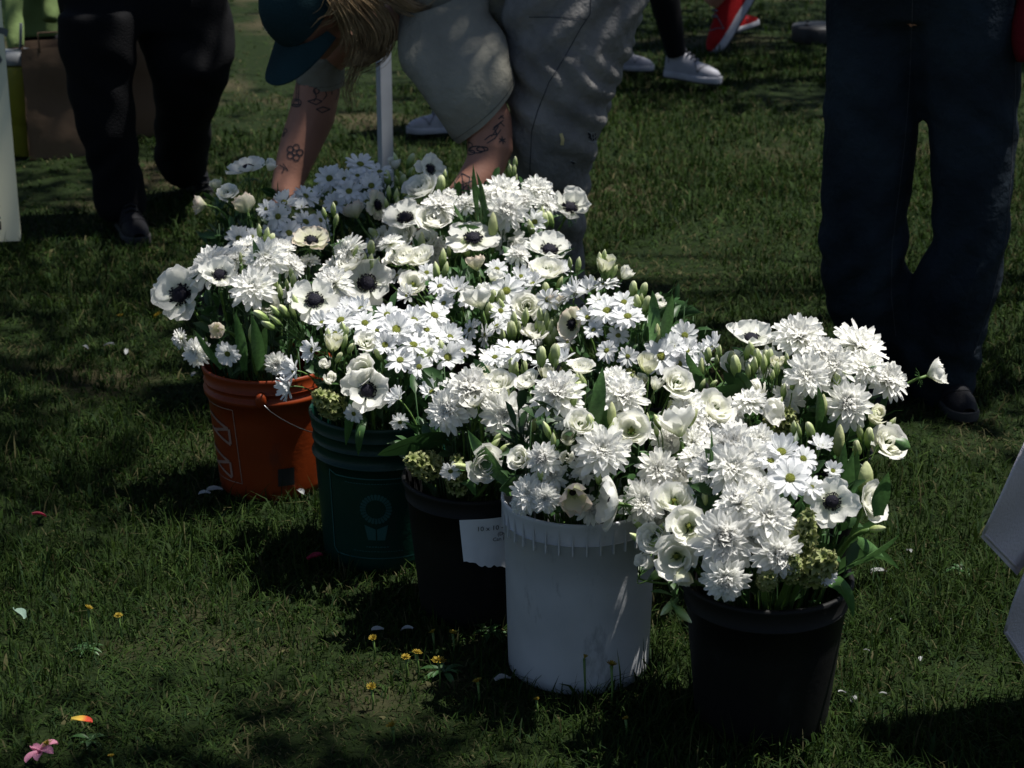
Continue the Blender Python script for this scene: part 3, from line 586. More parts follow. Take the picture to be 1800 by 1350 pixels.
def spray(key, buds, label=None, leaves=2):
    """buds: (px, py, length px, lean x, fat)"""
    pts = []
    for px, py, L, lean, fat in buds:
        p, dn = dome_point(key, px, py); s = L / ppm(p); n = Vector((lean, -.10 + RNG.gauss(0, .08), 1)).normalized() if abs(lean) < 3 else Vector((math.copysign(1, lean), -.3, -.9)).normalized()
        pts.append((p - n * s * .5, n, s, fat))
    c = sum((q[0] for q in pts), Vector()) / len(pts); nm = sum((q[1] for q in pts), Vector()).normalized(); j = c - nm * .055; j.z = max(min(j.z, c.z), BUCK[key]['h'] * .9)
    root = empty('lisianthus_bud_spray'); root.location = j; M = Matrix.Translation(j)
    for p, n, s, fat in pts: single_bud(root, M, p, n, s, fat, key, j)
    stem_part(root, M, stem_path(key, j, nm), .0015)
    for k in range(leaves):
        a = RNG.uniform(0, 6.28); d = Vector((math.cos(a), math.sin(a), .7)).normalized(); pth = [Vector() + d * (.045 * t) + Vector((0, 0, -.012 * t * t)) for t in (0, .25, .5, .75, 1)]
        obj('leaf', leaf_mesh(pth, .016, d.cross(Vector((0, 0, 1))).normalized(), M_LEAF, base=.3), root)
    FL.append(('B', key, sum(b[0] for b in buds) / len(buds), sum(b[1] for b in buds) / len(buds), root, label)); return root
def tulip(key, px, py, Lpx, lean=(0, 0, 1), leaves=(), label=None, fat=0, depth=0):
    """leaves: (tip px, tip py, width px, base px, base py)"""
    p, dn = dome_point(key, px, py); p = p + ray(px, py) * depth; s = Lpx / ppm(p); n = Vector(lean).normalized(); b = p - n * s * .5; root = empty('tulip'); M = orient(root, b, n, s)
    obj('bloom', TULM[fat], root); stem_part(root, M, stem_path(key, b, n), .0034); I = M.inverted()
    for tx, ty, w, bx, by in leaves:
        Yb = p.y + RNG.uniform(-.02, .03); tip = at(tx, ty, Yb + RNG.uniform(-.04, .03)); bs = at(bx, by, Yb); mid = (tip + bs) / 2 + Vector((0, RNG.uniform(-.02, .02), 0)) + Vector((RNG.uniform(-.01, .01), 0, 0))
        pts = [bs * (1 - t) ** 2 + mid * 2 * t * (1 - t) + tip * t * t for t in np.linspace(0, 1, 10)]; wd = w / ppm(p)
        sd = Vector((1, RNG.uniform(-.8, .8), 0)); ax = (tip - bs).normalized()
        if abs(ax.x) > .75: sd = Vector((0, .5, 1))
        obj('leaf', leaf_mesh([I @ q for q in pts], wd / s, (I.to_3x3() @ sd).normalized(), fold=RNG.uniform(.2, .5)), root)
    FL.append(('T', key, px, py, root, label)); return root
def hyacinth(key, px, py, Lpx, Wpx, lean=(0, -.2, 1), label=None, depth=0):
    p, dn = dome_point(key, px, py); p = p + ray(px, py) * depth; S = ppm(p); L = Lpx / S; W = Wpx / S; n = Vector(lean).normalized(); root = empty('hyacinth'); M = orient(root, p - n * L * .5, n, 1.0)
    k = 0; rows = max(4, int(L / .019))
    for r in range(rows):
        t = r / (rows - 1); rr = W * .28 * (1 - .55 * t * t); m = 6 if t < .8 else 4
        for q in range(m):
            a = 2 * math.pi * (q + .5 * (r % 2)) / m + RNG.uniform(-.2, .2); o = obj('floret', FLORET, root); d = Vector((math.cos(a), math.sin(a), lerp(-.1, .9, t))).normalized()
            o.location = Vector((d.x * rr, d.y * rr, L * (.08 + .86 * t))); o.rotation_mode = 'QUATERNION'; o.rotation_quaternion = d.to_track_quat('Z', 'Y'); sc_ = W * RNG.uniform(.46, .62) * (1 - .3 * t); o.scale = (sc_,) * 3
    stem_part(root, M, [p + n * L * .48, p, p - n * L * .5] + stem_path(key, p - n * L * .5, n)[2:], .0045); FL.append(('H', key, px, py, root, label)); return root
# ------------------------------------------------------------------ the flowers, read from the photograph
def X4(u, v): return 260 + u / 3.068, 260 + v / 3.068
def X5(u, v): return 640 + u / 3, 280 + v / 3
def X7(u, v): return 800 + u / 2.7, 600 + v / 2.7
def X8(u, v): return 1100 + u / 2.597, 560 + v / 2.597
SC = {X4: 3.068, X5: 3.0, X7: 2.7, X8: 2.597}
def put(X, rows):
    for r in rows:
        k, key, u, v, d = r[:5]; o = r[5] if len(r) > 5 else {}; px, py = X(u, v); flower(k, key, px, py, d / SC[X], **o)
UP = (0, -.15, 1); CAMD = (0, -.85, .5)
put(X4, [
 ('A', 'J', 540, 125, 200, dict(n=(-.1, -.12, 1), label='shallow-cupped anemone over the rear corner bucket, highest beside the wrist')),
 ('R', 'J', 660, 100, 75, dict(n=(.5, -.2, .8), label='small closed cream bloom touching the highest rear corner anemone')),
 ('R', 'J', 370, 205, 70, dict(n=(-.2, -.2, 1), label='small pale green bud-like bloom nearest the black trousers')),
 ('L', 'J', 430, 250, 105), ('P', 'J', 320, 310, 130, dict(n=(-.9, -.25, .2), label='anemone turned away sideways at the far left of the rear corner bucket')),
 ('P', 'J', 540, 350, 175, dict(n=(-.35, .55, .6), label='anemone seen from behind, rear corner bucket, against the shaded daisies')),
 ('D', 'J', 735, 295, 150), ('D', 'J', 850, 260, 140), ('D', 'J', 700, 370, 150), ('D', 'J', 760, 460, 150), ('D', 'J', 850, 400, 150), ('D', 'J', 490, 490, 140), ('D', 'J', 640, 330, 120), ('D', 'J', 930, 390, 120), ('D', 'J', 560, 480, 100), ('D', 'J', 820, 320, 110),
 ('D', 'I', 980, 165, 155, dict(n=(-.2, -.8, .5))), ('D', 'I', 1145, 90, 160), ('D', 'I', 1085, 235, 150, dict(n=(0, -.7, .7))), ('D', 'I', 1205, 205, 150, dict(n=(.1, -.7, .7))), ('D', 'I', 1250, 130, 130), ('D', 'I', 1060, 170, 120), ('D', 'I', 930, 250, 120), ('D', 'I', 1130, 150, 110), ('D', 'I', 1010, 300, 120), ('D', 'I', 1180, 290, 110),
 ('R', 'I', 1330, 90, 80, dict(n=(0, -.2, 1))),
 ('Ac', 'H', 1230, 310, 140, dict(n=(.75, -.5, .25), label='pink-edged anemone turned sideways beside the rear daisies')),
 ('P', 'H', 1130, 380, 150, dict(n=(-.4, .3, .8), label='green-backed anemone half hidden below the pink-edged one')),
 ('A', 'H', 1390, 390, 220, dict(n=(-.1, -.45, .85), label='anemone with a raised back petal at the front of the grey jeans bucket')),
 ('Ac', 'A', 880, 510, 190, dict(n=(.1, -.35, .9), label='cream anemone standing tall on its bare stem above the orange bucket')),
 ('A', 'A', 385, 690, 190, dict(n=(.15, -.6, .75), label='anemone resting on a double chrysanthemum over the orange bucket')),
 ('A', 'A', 185, 800, 285, dict(n=(-.25, -.75, .6), label='large leftmost anemone leaning out of the orange bucket')),
 ('M', 'A', 350, 640, 260, dict(depth=.02)), ('M', 'A', 570, 760, 240), ('M', 'A', 640, 600, 220), ('M', 'A', 540, 540, 150, dict(depth=.03)), ('M', 'A', 720, 560, 150, dict(depth=.03)), ('M', 'A', 480, 600, 170, dict(depth=.03)), ('M', 'A', 770, 640, 150, dict(depth=.03)),
 ('A', 'B', 900, 830, 225, dict(n=(.0, -.62, .7), label='anemone with rolled front petals between the orange and green buckets')),
 ('A', 'K', 1185, 735, 240, dict(n=(0, -.8, .55), label='round full-face anemone above the daisies of the green bucket')),
 ('M', 'B', 1000, 740, 200, dict(depth=.05)), ('M', 'K', 1090, 560, 200, dict(depth=.02)), ('M', 'A', 800, 790, 150, dict(depth=.04)),
 ('L', 'B', 1180, 1055, 115, dict(n=(0, -.6, .8))), ('R', 'B', 1000, 1060, 130, dict(n=(.1, -.3, 1))), ('Lo', 'B', 1165, 1200, 145, dict(n=(-.45, -.75, .45))), ('R', 'B', 960, 1170, 80), ('R', 'B', 980, 1250, 85), 
 ('A', 'B', 1185, 1310, 240, dict(n=(0, -.92, .35), label='low full-face anemone facing us at the green bucket rim', frill=.22)),
 ('D', 'B', 890, 1090, 140, dict(n=(-.6, -.6, .3))), ('D', 'B', 790, 1200, 160, dict(n=(-.75, -.5, .2))), ('D', 'B', 755, 1290, 160, dict(n=(-.8, -.5, .0))), ('M', 'A', 690, 1165, 120, dict(n=(.3, -.8, .1))),
 ('M', 'A', 180, 1030, 110, dict(n=(-.8, -.5, 0))), ('M', 'A', 265, 1100, 160, dict(n=(-.4, -.8, .1))), ('D', 'A', 430, 1110, 130, dict(n=(-.1, -.9, -.1))), ('P', 'A', 405, 985, 130, dict(n=(-.4, -.7, .2), label='shaded drooping anemone low inside the orange bucket bunch')),
 ('D', 'B', 1340, 985, 185), ('D', 'B', 1430, 930, 160), ('D', 'B', 1170, 945, 160), ('D', 'B', 1040, 930, 180), ('D', 'B', 1290, 900, 150), ('D', 'B', 1150, 870, 150), ('D', 'B', 1080, 860, 130), ('D', 'B', 940, 945, 130), ('D', 'B', 1240, 985, 130), ('D', 'B', 1010, 1000, 120),
 ('Lo', 'K', 1430, 740, 140, dict(n=(0, -.7, .75))), ('L', 'K', 1470, 605, 150), ('L', 'K', 1390, 600, 140), ('L', 'K', 1090, 640, 140), ('D', 'K', 1340, 690, 120), ('M', 'K', 1310, 520, 130), ('M', 'A', 870, 620, 120, dict(depth=.05)), ('L', 'H', 1260, 500, 120), ('D', 'B', 1250, 1070, 120, dict(depth=.03)),
])
put(X5, [
 ('A', 'H', 345, 55, 140, dict(n=(.35, -.5, .3), label='small anemone behind the flowers, nearest the drooping forearm', depth=.03)),
 ('L', 'H', 305, 165, 150), ('M', 'H', 450, 190, 85), ('M', 'H', 400, 260, 190), ('L', 'H', 365, 330, 165), ('M', 'H', 730, 180, 220), ('M', 'H', 750, 275, 210, dict(n=(0, -.75, .6))), ('M', 'H', 915, 165, 155), ('M', 'H', 960, 240, 130), ('M', 'H', 540, 240, 120), ('M', 'H', 620, 190, 120), ('M', 'H', 840, 220, 120), ('D', 'H', 900, 330, 130), ('L', 'H', 200, 420, 150, dict(depth=.02)), ('L', 'H', 330, 440, 130, dict(depth=.03)), ('M', 'H', 60, 450, 130),
 ('A', 'H', 1082, 262, 200, dict(n=(.25, -.55, .75), label='anemone farthest out beside the grey jeans, on a bent stem')),
 ('A', 'H', 575, 430, 225, dict(n=(.05, -.35, .9), label='broad anemone in front of the tall twisted tulip leaves')),
 ('A', 'K', 975, 490, 220, dict(n=(.05, -.3, .95), label='flat anemone under the bent-stem anemone, over the middle bucket')),
 ('P', 'K', 600, 590, 150, dict(n=(-.3, .3, .9), label='blush closed anemone among the middle daisies')), ('P', 'K', 670, 645, 120, dict(n=(.5, .1, .8), label='blush anemone touching the closed blush one')),
 ('D', 'K', 750, 695, 175, dict(n=(0, -.8, .6))), ('D', 'K', 490, 690, 150), ('D', 'K', 890, 660, 150), ('D', 'K', 700, 580, 120), ('M', 'K', 810, 510, 120), ('L', 'K', 960, 600, 155), ('D', 'K', 1045, 590, 130), ('D', 'K', 400, 670, 130), ('D', 'K', 560, 740, 130), ('D', 'K', 830, 620, 120), ('D', 'K', 640, 700, 120),
 ('D', 'G', 1110, 700, 160), ('D', 'G', 1190, 690, 165), ('D', 'G', 1270, 660, 150), ('D', 'G', 1280, 800, 185), ('D', 'G', 1390, 830, 185), ('D', 'G', 1370, 755, 135), ('D', 'G', 1180, 835, 130), ('D', 'G', 1060, 740, 120), ('D', 'G', 1240, 750, 120), ('D', 'G', 1210, 900, 120),
 ('L', 'K', 860, 780, 140, dict(n=(0, -.8, .6))), ('P', 'K', 620, 790, 225, dict(n=(-.25, .1, .9), label='closed white anemone on a curved stem above the green bucket daisies', depth=-.05, frill=False)),
 ('P', 'G', 1010, 800, 140, dict(n=(-.2, .5, .8), label='white anemone seen from behind beside the bud cluster')), ('Ac', 'G', 1105, 870, 170, dict(n=(-.7, -.6, .3), label='cupped anemone with its dark heart turned aside, among white daisies')),
 ('L', 'G', 895, 925, 125, dict(n=(.1, -.3, 1))),
 ('D', 'B', 170, 895, 190, dict(n=(0, -.55, .85))), ('D', 'B', 265, 850, 160), ('D', 'B', 370, 825, 190), ('D', 'B', 440, 1045, 190), ('D', 'B', 260, 980, 180), ('D', 'B', 190, 1060, 150), ('D', 'B', 450, 940, 170), ('D', 'B', 290, 1095, 130), ('D', 'B', 520, 1010, 140), ('D', 'B', 340, 1010, 150), ('D', 'B', 380, 940, 140), ('D', 'B', 110, 980, 140), ('D', 'B', 330, 900, 140),
 ('D', 'G', 640, 930, 140), ('D', 'D', 820, 1015, 180, dict(depth=.12)), ('D', 'C', 690, 1045, 140), ('D', 'C', 760, 1000, 140),
 ('R', 'C', 620, 1135, 95, dict(n=(.35, -.4, .8))), ('L', 'D', 1150, 1110, 135), ('R', 'D', 960, 1130, 110), ('L', 'D', 870, 1180, 130), ('D', 'D', 1050, 1060, 140, dict(depth=.08)), ('D', 'D', 1040, 1200, 120), ('D', 'D', 940, 1080, 120, dict(depth=.1)),
 ('R', 'G', 1380, 605, 90, dict(n=(.5, -.2, .9))), ('R', 'G', 1270, 560, 110, dict(n=(.1, -.2, 1))), ('R', 'G', 1545, 760, 90, dict(n=(.6, -.3, .7))), ('D', 'G', 1565, 1040, 190), ('D', 'G', 1690, 930, 160), ('D', 'G', 1620, 985, 150), ('D', 'G', 1700, 1010, 140), ('D', 'G', 1280, 1010, 120), ('D', 'G', 1390, 1040, 110), ('D', 'G', 1660, 1080, 140), ('D', 'F', 1780, 1010, 110, dict(depth=.02)), ('D', 'G', 1340, 930, 110, dict(depth=.03)),
 ('D', 'K', 120, 640, 130), ('D', 'K', 230, 720, 120), ('D', 'K', 330, 600, 120), ('D', 'K', 420, 760, 120), ('D', 'K', 720, 800, 130), ('D', 'K', 770, 870, 120), ('D', 'G', 560, 900, 130), ('D', 'G', 700, 880, 130), ('L', 'K', 40, 780, 110, dict(depth=.03)), ('D', 'G', 970, 740, 130), ('D', 'G', 940, 970, 120, dict(depth=.05)), ('D', 'G', 1080, 960, 130, dict(depth=.05)),
])
put(X7, [
 ('M', 'D', 490, 260, 265), ('M', 'C', 70, 240, 240), ('L', 'C', 205, 215, 155, dict(n=(-.1, -.4, .9))), ('P', 'C', 100, 310, 180, dict(n=(-.2, -.3, .7), label='creamy closed anemone tucked between two chrysanthemums over the tagged bucket')), ('M', 'C', 235, 345, 235, dict(n=(.1, -.9, .2))), ('M', 'C', -30, 330, 210, dict(n=(-.45, -.8, .3))), ('M', 'C', 130, 180, 170, dict(depth=.04)), ('M', 'C', -10, 250, 170, dict(depth=.03)),
 ('M', 'D', 800, 270, 235), ('M', 'D', 760, 190, 160), ('R', 'D', 915, 115, 105, dict(n=(0, -.2, 1))), ('R', 'D', 955, 205, 80), ('L', 'D', 1050, 205, 145, dict(n=(.2, -.6, .7))), ('M', 'D', 1100, 310, 170), ('R', 'D', 870, 195, 90),
 ('Lo', 'D', 835, 425, 155, dict(n=(0, -.8, .6))), ('P', 'E', 1070, 455, 250, dict(n=(-.15, .35, .9), label='big pale green-backed anemone seen from behind above the white bucket', frill=.3, depth=.06)),
 ('M', 'D', 700, 525, 245, dict(n=(0, -.7, .75))), ('M', 'D', 960, 610, 195), ('M', 'D', 890, 760, 225, dict(n=(.2, -.85, .45))), ('M', 'D', 420, 560, 160), ('M', 'D', 620, 600, 150, dict(depth=.03)), ('M', 'D', 560, 380, 160, dict(depth=.04)), ('M', 'D', 1000, 460, 170, dict(depth=.04)), ('L', 'D', 590, 400, 120),
 ('L', 'D', 315, 560, 125, dict(n=(-.5, -.6, .6))), ('L', 'C', 130, 575, 150, dict(n=(.3, -.8, .1))), ('R', 'D', 530, 550, 85), ('R', 'D', 535, 465, 90),
 ('P', 'D', 555, 705, 230, dict(n=(.05, -.55, -.1), label='crumpled white anemone drooping over the white bucket rim', frill=False)),
 ('A', 'D', 770, 770, 250, dict(n=(-.95, -.2, .12), label='anemone in profile with feathery green frill over the white rim', frill=.12, depth=-.03)),
 ('M', 'D', 350, 720, 170, dict(n=(-.3, -.85, .3))), ('M', 'D', 430, 745, 150, dict(n=(-.1, -.9, .2))), ('M', 'D', 640, 800, 130, dict(depth=.04)), ('M', 'D', 320, 770, 110, dict(n=(-.3, -.9, .1))), ('M', 'D', 470, 640, 140, dict(depth=.03)),
 ('Lo', 'E', 1040, 765, 180, dict(n=(-.1, -.45, .85))), ('Lo', 'E', 1110, 880, 170, dict(n=(-.2, -.75, .6))), ('L', 'E', 950, 935, 145, dict(n=(-.5, -.7, .4))), ('Lo', 'E', 1052, 1020, 165, dict(n=(-.25, -.85, .3))), ('R', 'E', 912, 1050, 110, dict(n=(-.6, -.4, .5))), ('R', 'E', 1080, 1110, 110, dict(n=(0, -.5, -.6))),
])
put(X8, [
 ('A', 'F', 570, 105, 200, dict(n=(0, -.2, 1), label='wide open anemone topping the bunch before the blue jeans')), ('M', 'F', 790, 90, 235), ('M', 'F', 1060, 135, 240), ('M', 'F', 830, 265, 220, dict(n=(-.1, -.7, .7))), ('M', 'F', 950, 220, 190), ('M', 'F', 1195, 285, 185), ('M', 'F', 1010, 395, 230, dict(n=(.1, -.75, .6))), ('M', 'F', 900, 165, 160), ('M', 'F', 1090, 230, 170), ('M', 'F', 730, 380, 120, dict(depth=.04)),
 ('P', 'F', 1375, 262, 145, dict(n=(.8, -.15, .35), label='nodding anemone on a long stem reaching towards the blue jeans', depth=-.02)), ('P', 'F', 620, 430, 175, dict(n=(.55, -.55, .2), label='crumpled blush anemone in the gap between the two black buckets', depth=-.03)),
 ('R', 'F', 690, 205, 80), ('R', 'F', 600, 335, 105), ('M', 'F', 440, 460, 145), ('M', 'F', 510, 420, 110, dict(depth=.03)),
 ('L', 'F', 1190, 575, 145, dict(n=(.3, -.6, .7))), ('R', 'F', 1140, 450, 95), ('D', 'E', 890, 585, 140, dict(n=(.2, -.2, 1))), ('D', 'E', 750, 730, 195, dict(n=(0, -.7, .75))), ('D', 'E', 845, 770, 120), ('D', 'E', 710, 610, 190), ('D', 'E', 810, 640, 140), ('D', 'E', 660, 650, 150),
 ('M', 'E', 480, 600, 255), ('M', 'E', 490, 690, 265, dict(n=(-.1, -.55, .85))), ('M', 'E', 375, 700, 160), ('M', 'E', 570, 640, 190), ('D', 'E', 945, 695, 95), 
 ('A', 'E', 940, 835, 195, dict(n=(-.05, -.9, .4), label='cupped round anemone with black heart over the front black bucket')), ('L', 'E', 1115, 840, 140, dict(n=(.6, -.6, .4), depth=.03)),
 ('M', 'E', 650, 905, 235, dict(n=(.15, -.75, .6))), ('M', 'E', 450, 1010, 280, dict(n=(-.05, -.85, .5))), ('M', 'E', 690, 1070, 220, dict(n=(.25, -.85, .25))), ('M', 'E', 450, 1180, 225, dict(n=(0, -.95, .0))), ('M', 'E', 520, 850, 200), ('M', 'E', 610, 790, 170, dict(depth=.02)), ('M', 'E', 590, 1000, 150, dict(depth=.03)), ('M', 'E', 310, 640, 140, dict(depth=.04)), ('M', 'E', 610, 560, 150, dict(depth=.03)),
])
def sp(X, key, rows, **k): spray(key, [(*X(u, v), L / SC[X], lean, fat) for u, v, L, lean, fat in rows], **k)
sp(X4, 'A', [(640, 470, 100, .2, 0), (600, 445, 80, 0, 0), (665, 500, 90, .3, 1)]); sp(X4, 'J', [(395, 180, 50, 0, 0), (450, 1000, 5, 0, 0)][:1])
sp(X4, 'B', [(610, 905, 95, -1.4, 1), (650, 955, 95, -1.5, 1), (690, 930, 90, -1.0, 0), (735, 880, 90, -.7, 1), (795, 830, 95, -.3, 0), (690, 880, 90, -.9, 0), (780, 880, 85, -.4, 0)])
sp(X4, 'B', [(1095, 1080, 70, .6, 1), (1030, 1130, 70, .5, 1), (1240, 1110, 95, -.5, 0)]); sp(X4, 'K', [(1000, 330, 85, 0, 0), (1015, 390, 80, .2, 0), (950, 350, 70, -.2, 0)])
sp(X4, 'H', [(1225, 470, 100, -.9, 1), (1300, 235, 75, 0, 0), (1340, 255, 85, .1, 0), (1285, 300, 70, -.1, 0)]); sp(X4, 'I', [(1415, 130, 70, .5, 0), (1375, 180, 80, .2, 1), (1340, 175, 60, -.2, 0)])
sp(X4, 'K', [(1200, 610, 90, .2, 0), (1235, 620, 80, .4, 0), (1170, 600, 80, 0, 0)]); sp(X5, 'H', [(405, 135, 110, .05, 1), (425, 80, 60, .1, 0)]); sp(X5, 'H', [(770, 60, 85, -.1, 0), (790, 60, 80, .1, 0), (797, 15, 70, 0, 0), (800, 110, 70, .15, 2)])
sp(X5, 'K', [(415, 520, 110, .05, 0), (380, 590, 110, -.1, 0), (430, 580, 90, .2, 0)]); sp(X5, 'K', [(960, 695, 100, -.1, 1), (1030, 655, 90, .4, 0), (1010, 735, 70, .2, 0)])
sp(X5, 'G', [(790, 850, 110, 0, 0), (850, 830, 110, .1, 0), (730, 935, 100, -.1, 0), (780, 905, 120, 0, 1), (815, 890, 90, 0, 0)]); sp(X5, 'G', [(930, 830, 115, -.1, 0), (960, 850, 120, 0, 0), (985, 890, 120, .1, 0), (1000, 930, 110, .1, 0), (945, 900, 110, -.05, 0), (1010, 850, 90, .2, 0)])
sp(X5, 'D', [(935, 1040, 120, 0, 1), (1005, 1030, 130, .1, 1), (1010, 1070, 90, .2, 0)]); sp(X5, 'C', [(790, 1110, 120, 0, 1), (845, 1105, 110, .05, 0), (775, 1070, 80, -.1, 0)])
sp(X5, 'G', [(1245, 540, 110, -.1, 0), (1300, 570, 120, .3, 0), (1265, 510, 80, .1, 0), (1320, 590, 80, .4, 0)]); sp(X5, 'G', [(1420, 685, 95, 0, 1), (1475, 690, 90, .2, 1), (1440, 755, 90, -.1, 1), (1490, 765, 100, .2, 1), (1460, 740, 80, .1, 0)])
sp(X5, 'G', [(1085, 545, 70, -.1, 0), (1130, 555, 90, .1, 0)]); sp(X5, 'H', [(160, 380, 90, -.8, 0), (130, 460, 90, .6, 1), (60, 400, 90, -.9, 1)])
sp(X7, 'D', [(640, 390, 95, -.2, 1), (740, 410, 70, .4, 0), (435, 420, 95, -.4, 0), (465, 470, 80, 0, 0)]); sp(X7, 'C', [(185, 490, 90, .9, 0), (230, 510, 85, 1.0, 0), (200, 460, 80, .7, 0)]); sp(X7, 'D', [(405, 635, 65, 0, 1), (680, 650, 70, -.2, 1), (380, 590, 60, .3, 0)])
sp(X7, 'E', [(870, 870, 100, -.9, 0), (862, 935, 95, -1.2, 0), (985, 880, 90, .9, 0), (950, 950, 100, 1.0, 0), (1030, 830, 90, .6, 0), (970, 1100, 110, 1.4, 1)]); sp(X7, 'E', [(1015, 1262, 110, -4, 0), (1080, 1295, 120, 4, 0)], label='two buds hanging down beside the front black bucket')
sp(X8, 'F', [(375, 165, 75, 0, 1), (425, 152, 75, .1, 0), (480, 178, 70, .1, 1), (415, 190, 60, 0, 0)]); sp(X8, 'F', [(500, 215, 110, -.1, 1), (585, 215, 100, 0, 0), (560, 240, 80, -.1, 0)]); sp(X8, 'F', [(630, 205, 90, 0, 0), (690, 230, 80, 0, 0), (732, 190, 80, 0, 0), (670, 260, 60, 0, 0)])
sp(X8, 'F', [(1110, 542, 100, 0, 1), (1070, 520, 90, -.2, 0), (1055, 595, 90, -.1, 1), (1212, 482, 80, .5, 0), (1130, 455, 90, 0, 1)]); sp(X8, 'F', [(400, 298, 50, .9, 1), (350, 300, 60, .4, 0)]); sp(X8, 'F', [(720, 330, 80, 0, 0), (700, 390, 80, .3, 0), (760, 300, 70, 0, 0)])
def TL(X, key, u, v, L, leaves=(), **k): tulip(key, *X(u, v), L / SC[X], leaves=[(*X(a, b), w / SC[X], *X(c, d)) for a, b, w, c, d in leaves], **k)
TL(X5, 'H', 680, 350, 150, [(575, 25, 30, 600, 300), (590, 60, 28, 640, 330), (560, 80, 34, 680, 400), (490, 350, 60, 650, 400), (470, 230, 26, 520, 320)], label='closed tulip beside tall twisted green leaves near the grey jeans')
TL(X5, 'H', 305, 440, 120, [(250, 400, 30, 300, 520)]); TL(X5, 'G', 1545, 915, 105, [(1520, 690, 65, 1520, 960), (1628, 710, 65, 1575, 960)], label='closed tulip between two upright blades behind the white bucket')
TL(X7, 'D', 742, 345, 125, [(700, 120, 75, 650, 420), (665, 190, 75, 705, 430)], label='closed tulip with two broad blades over the white bucket'); TL(X7, 'D', 1022, 330, 115, [(920, 330, 60, 930, 440)]); TL(X7, 'E', 1128, 362, 100, (), lean=(.45, -.1, 1), depth=.08)
TL(X7, 'C', 30, 592, 95, [(60, 420, 85, 260, 680)], lean=(-.95, -.1, .2), label='tulip lying sideways over the black bucket with the paper tag'); TL(X7, 'C', 365, 380, 120, [(150, 520, 40, 300, 640)])
TL(X8, 'F', 900, 400, 120, [(875, 305, 50, 870, 520), (985, 345, 60, 940, 540), (880, 430, 90, 940, 560)], label='upright green tulip in the middle of the right rear bunch'); TL(X8, 'F', 975, 555, 155, [(1060, 600, 80, 1000, 900)], label='slender closed tulip above the small upright daisy', depth=-.04)
TL(X8, 'E', 1092, 728, 165, [(1040, 600, 70, 1010, 960), (1000, 560, 60, 970, 800)], lean=(.03, 0, 1), fat=1, label='fat closed tulip tallest at the edge of the front black bucket')
TL(X8, 'E', 1150, 960, 95, [(1250, 985, 70, 1010, 1130), (1180, 1090, 60, 1060, 1010), (1300, 590, 60, 1230, 560), (1200, 700, 90, 1150, 900)], lean=(.5, -.5, .3), label='tulip with curled folded leaves low at the right of the front bucket')
TL(X8, 'F', 345, 220, 90, [(275, 150, 45, 350, 260), (295, 215, 75, 345, 330), (200, 440, 60, 120, 480)]); TL(X4, 'A', 500, 590, 60, [(565, 490, 55, 620, 700), (470, 570, 75, 580, 680), (910, 725, 55, 660, 750), (770, 640, 30, 770, 745)], label='tulip with upright and sideways blades over the orange bucket')
TL(X4, 'A', 560, 1000, 110, [(470, 880, 60, 520, 1200), (560, 900, 70, 600, 1200), (640, 950, 70, 600, 1200), (250, 980, 40, 400, 1190)], depth=.03); TL(X8, 'E', 360, 820, 90, [(390, 500, 26, 350, 840), (450, 800, 60, 350, 900)], depth=.03)
hyacinth('E', *X8(820, 960), 75, 55, lean=(.1, -.3, 1)); hyacinth('E', *X8(890, 1120), 62, 75, lean=(.3, -.6, .6)); hyacinth('E', *X8(650, 1190), 50, 45, lean=(0, -.6, .4)); hyacinth('E', *X8(760, 1130), 60, 50, lean=(0, -.6, .7)); hyacinth('F', *X8(740, 480), 55, 50)
hyacinth('F', *X8(650, 500), 50, 40); hyacinth('C', 738, 815, 60, 60, lean=(-.5, -.6, .4)); hyacinth('C', 803, 830, 70, 45, lean=(0, -.3, 1), depth=.03); hyacinth('B', 572, 705, 60, 55, lean=(-.4, -.6, .6)); hyacinth('G', 1105, 675, 50, 40)
# low flowers hanging at the rims
for r in (('D', 'B', 622, 727, 34, (-.2, -.9, -.1)), ('D', 'B', 703, 742, 32, (.1, -.9, -.2)), ('D', 'C', 792, 828, 36, (0, -.9, -.2)), ('D', 'E', 1452, 1010, 40, (.3, -.8, .1))): flower(r[0], r[1], r[2], r[3], r[4], n=r[5])
# blooms leaning between the white and front black bucket, some added as sun blockers
for k, key, px, py, d, dep in (('M', 'D', 1172, 905, 70, .07), ('M', 'D', 1160, 850, 75, .10), ('D', 'D', 1185, 940, 55, .06), ('L', 'D', 1200, 800, 55, .10), ('M', 'E', 1195, 760, 70, .12), ('M', 'D', 1225, 720, 66, .12), ('D', 'F', 1235, 640, 50, .04), ('D', 'F', 1255, 610, 52, .06), ('M', 'F', 1270, 745, 60, .05), ('L', 'F', 1290, 640, 40, .05), ('M', 'F', 1350, 640, 62, .05), ('M', 'F', 1385, 700, 60, .05), ('M', 'F', 1290, 800, 60, .08), ('D', 'C', 760, 690, 52, .04), ('M', 'C', 905, 760, 66, .06), ('D', 'C', 700, 700, 46, .06), ('M', 'C', 870, 640, 66, .08), ('L', 'K', 700, 450, 46, .04), ('M', 'H', 760, 440, 60, .08), ('M', 'H', 900, 430, 62, .08), ('D', 'K', 600, 520, 48, .05), ('M', 'K', 590, 470, 60, .06), ('L', 'A', 470, 540, 44, .06), ('M', 'J', 480, 420, 52, .03), ('M', 'I', 560, 410, 56, .04)):
    flower(k, key, px, py, d, depth=dep)
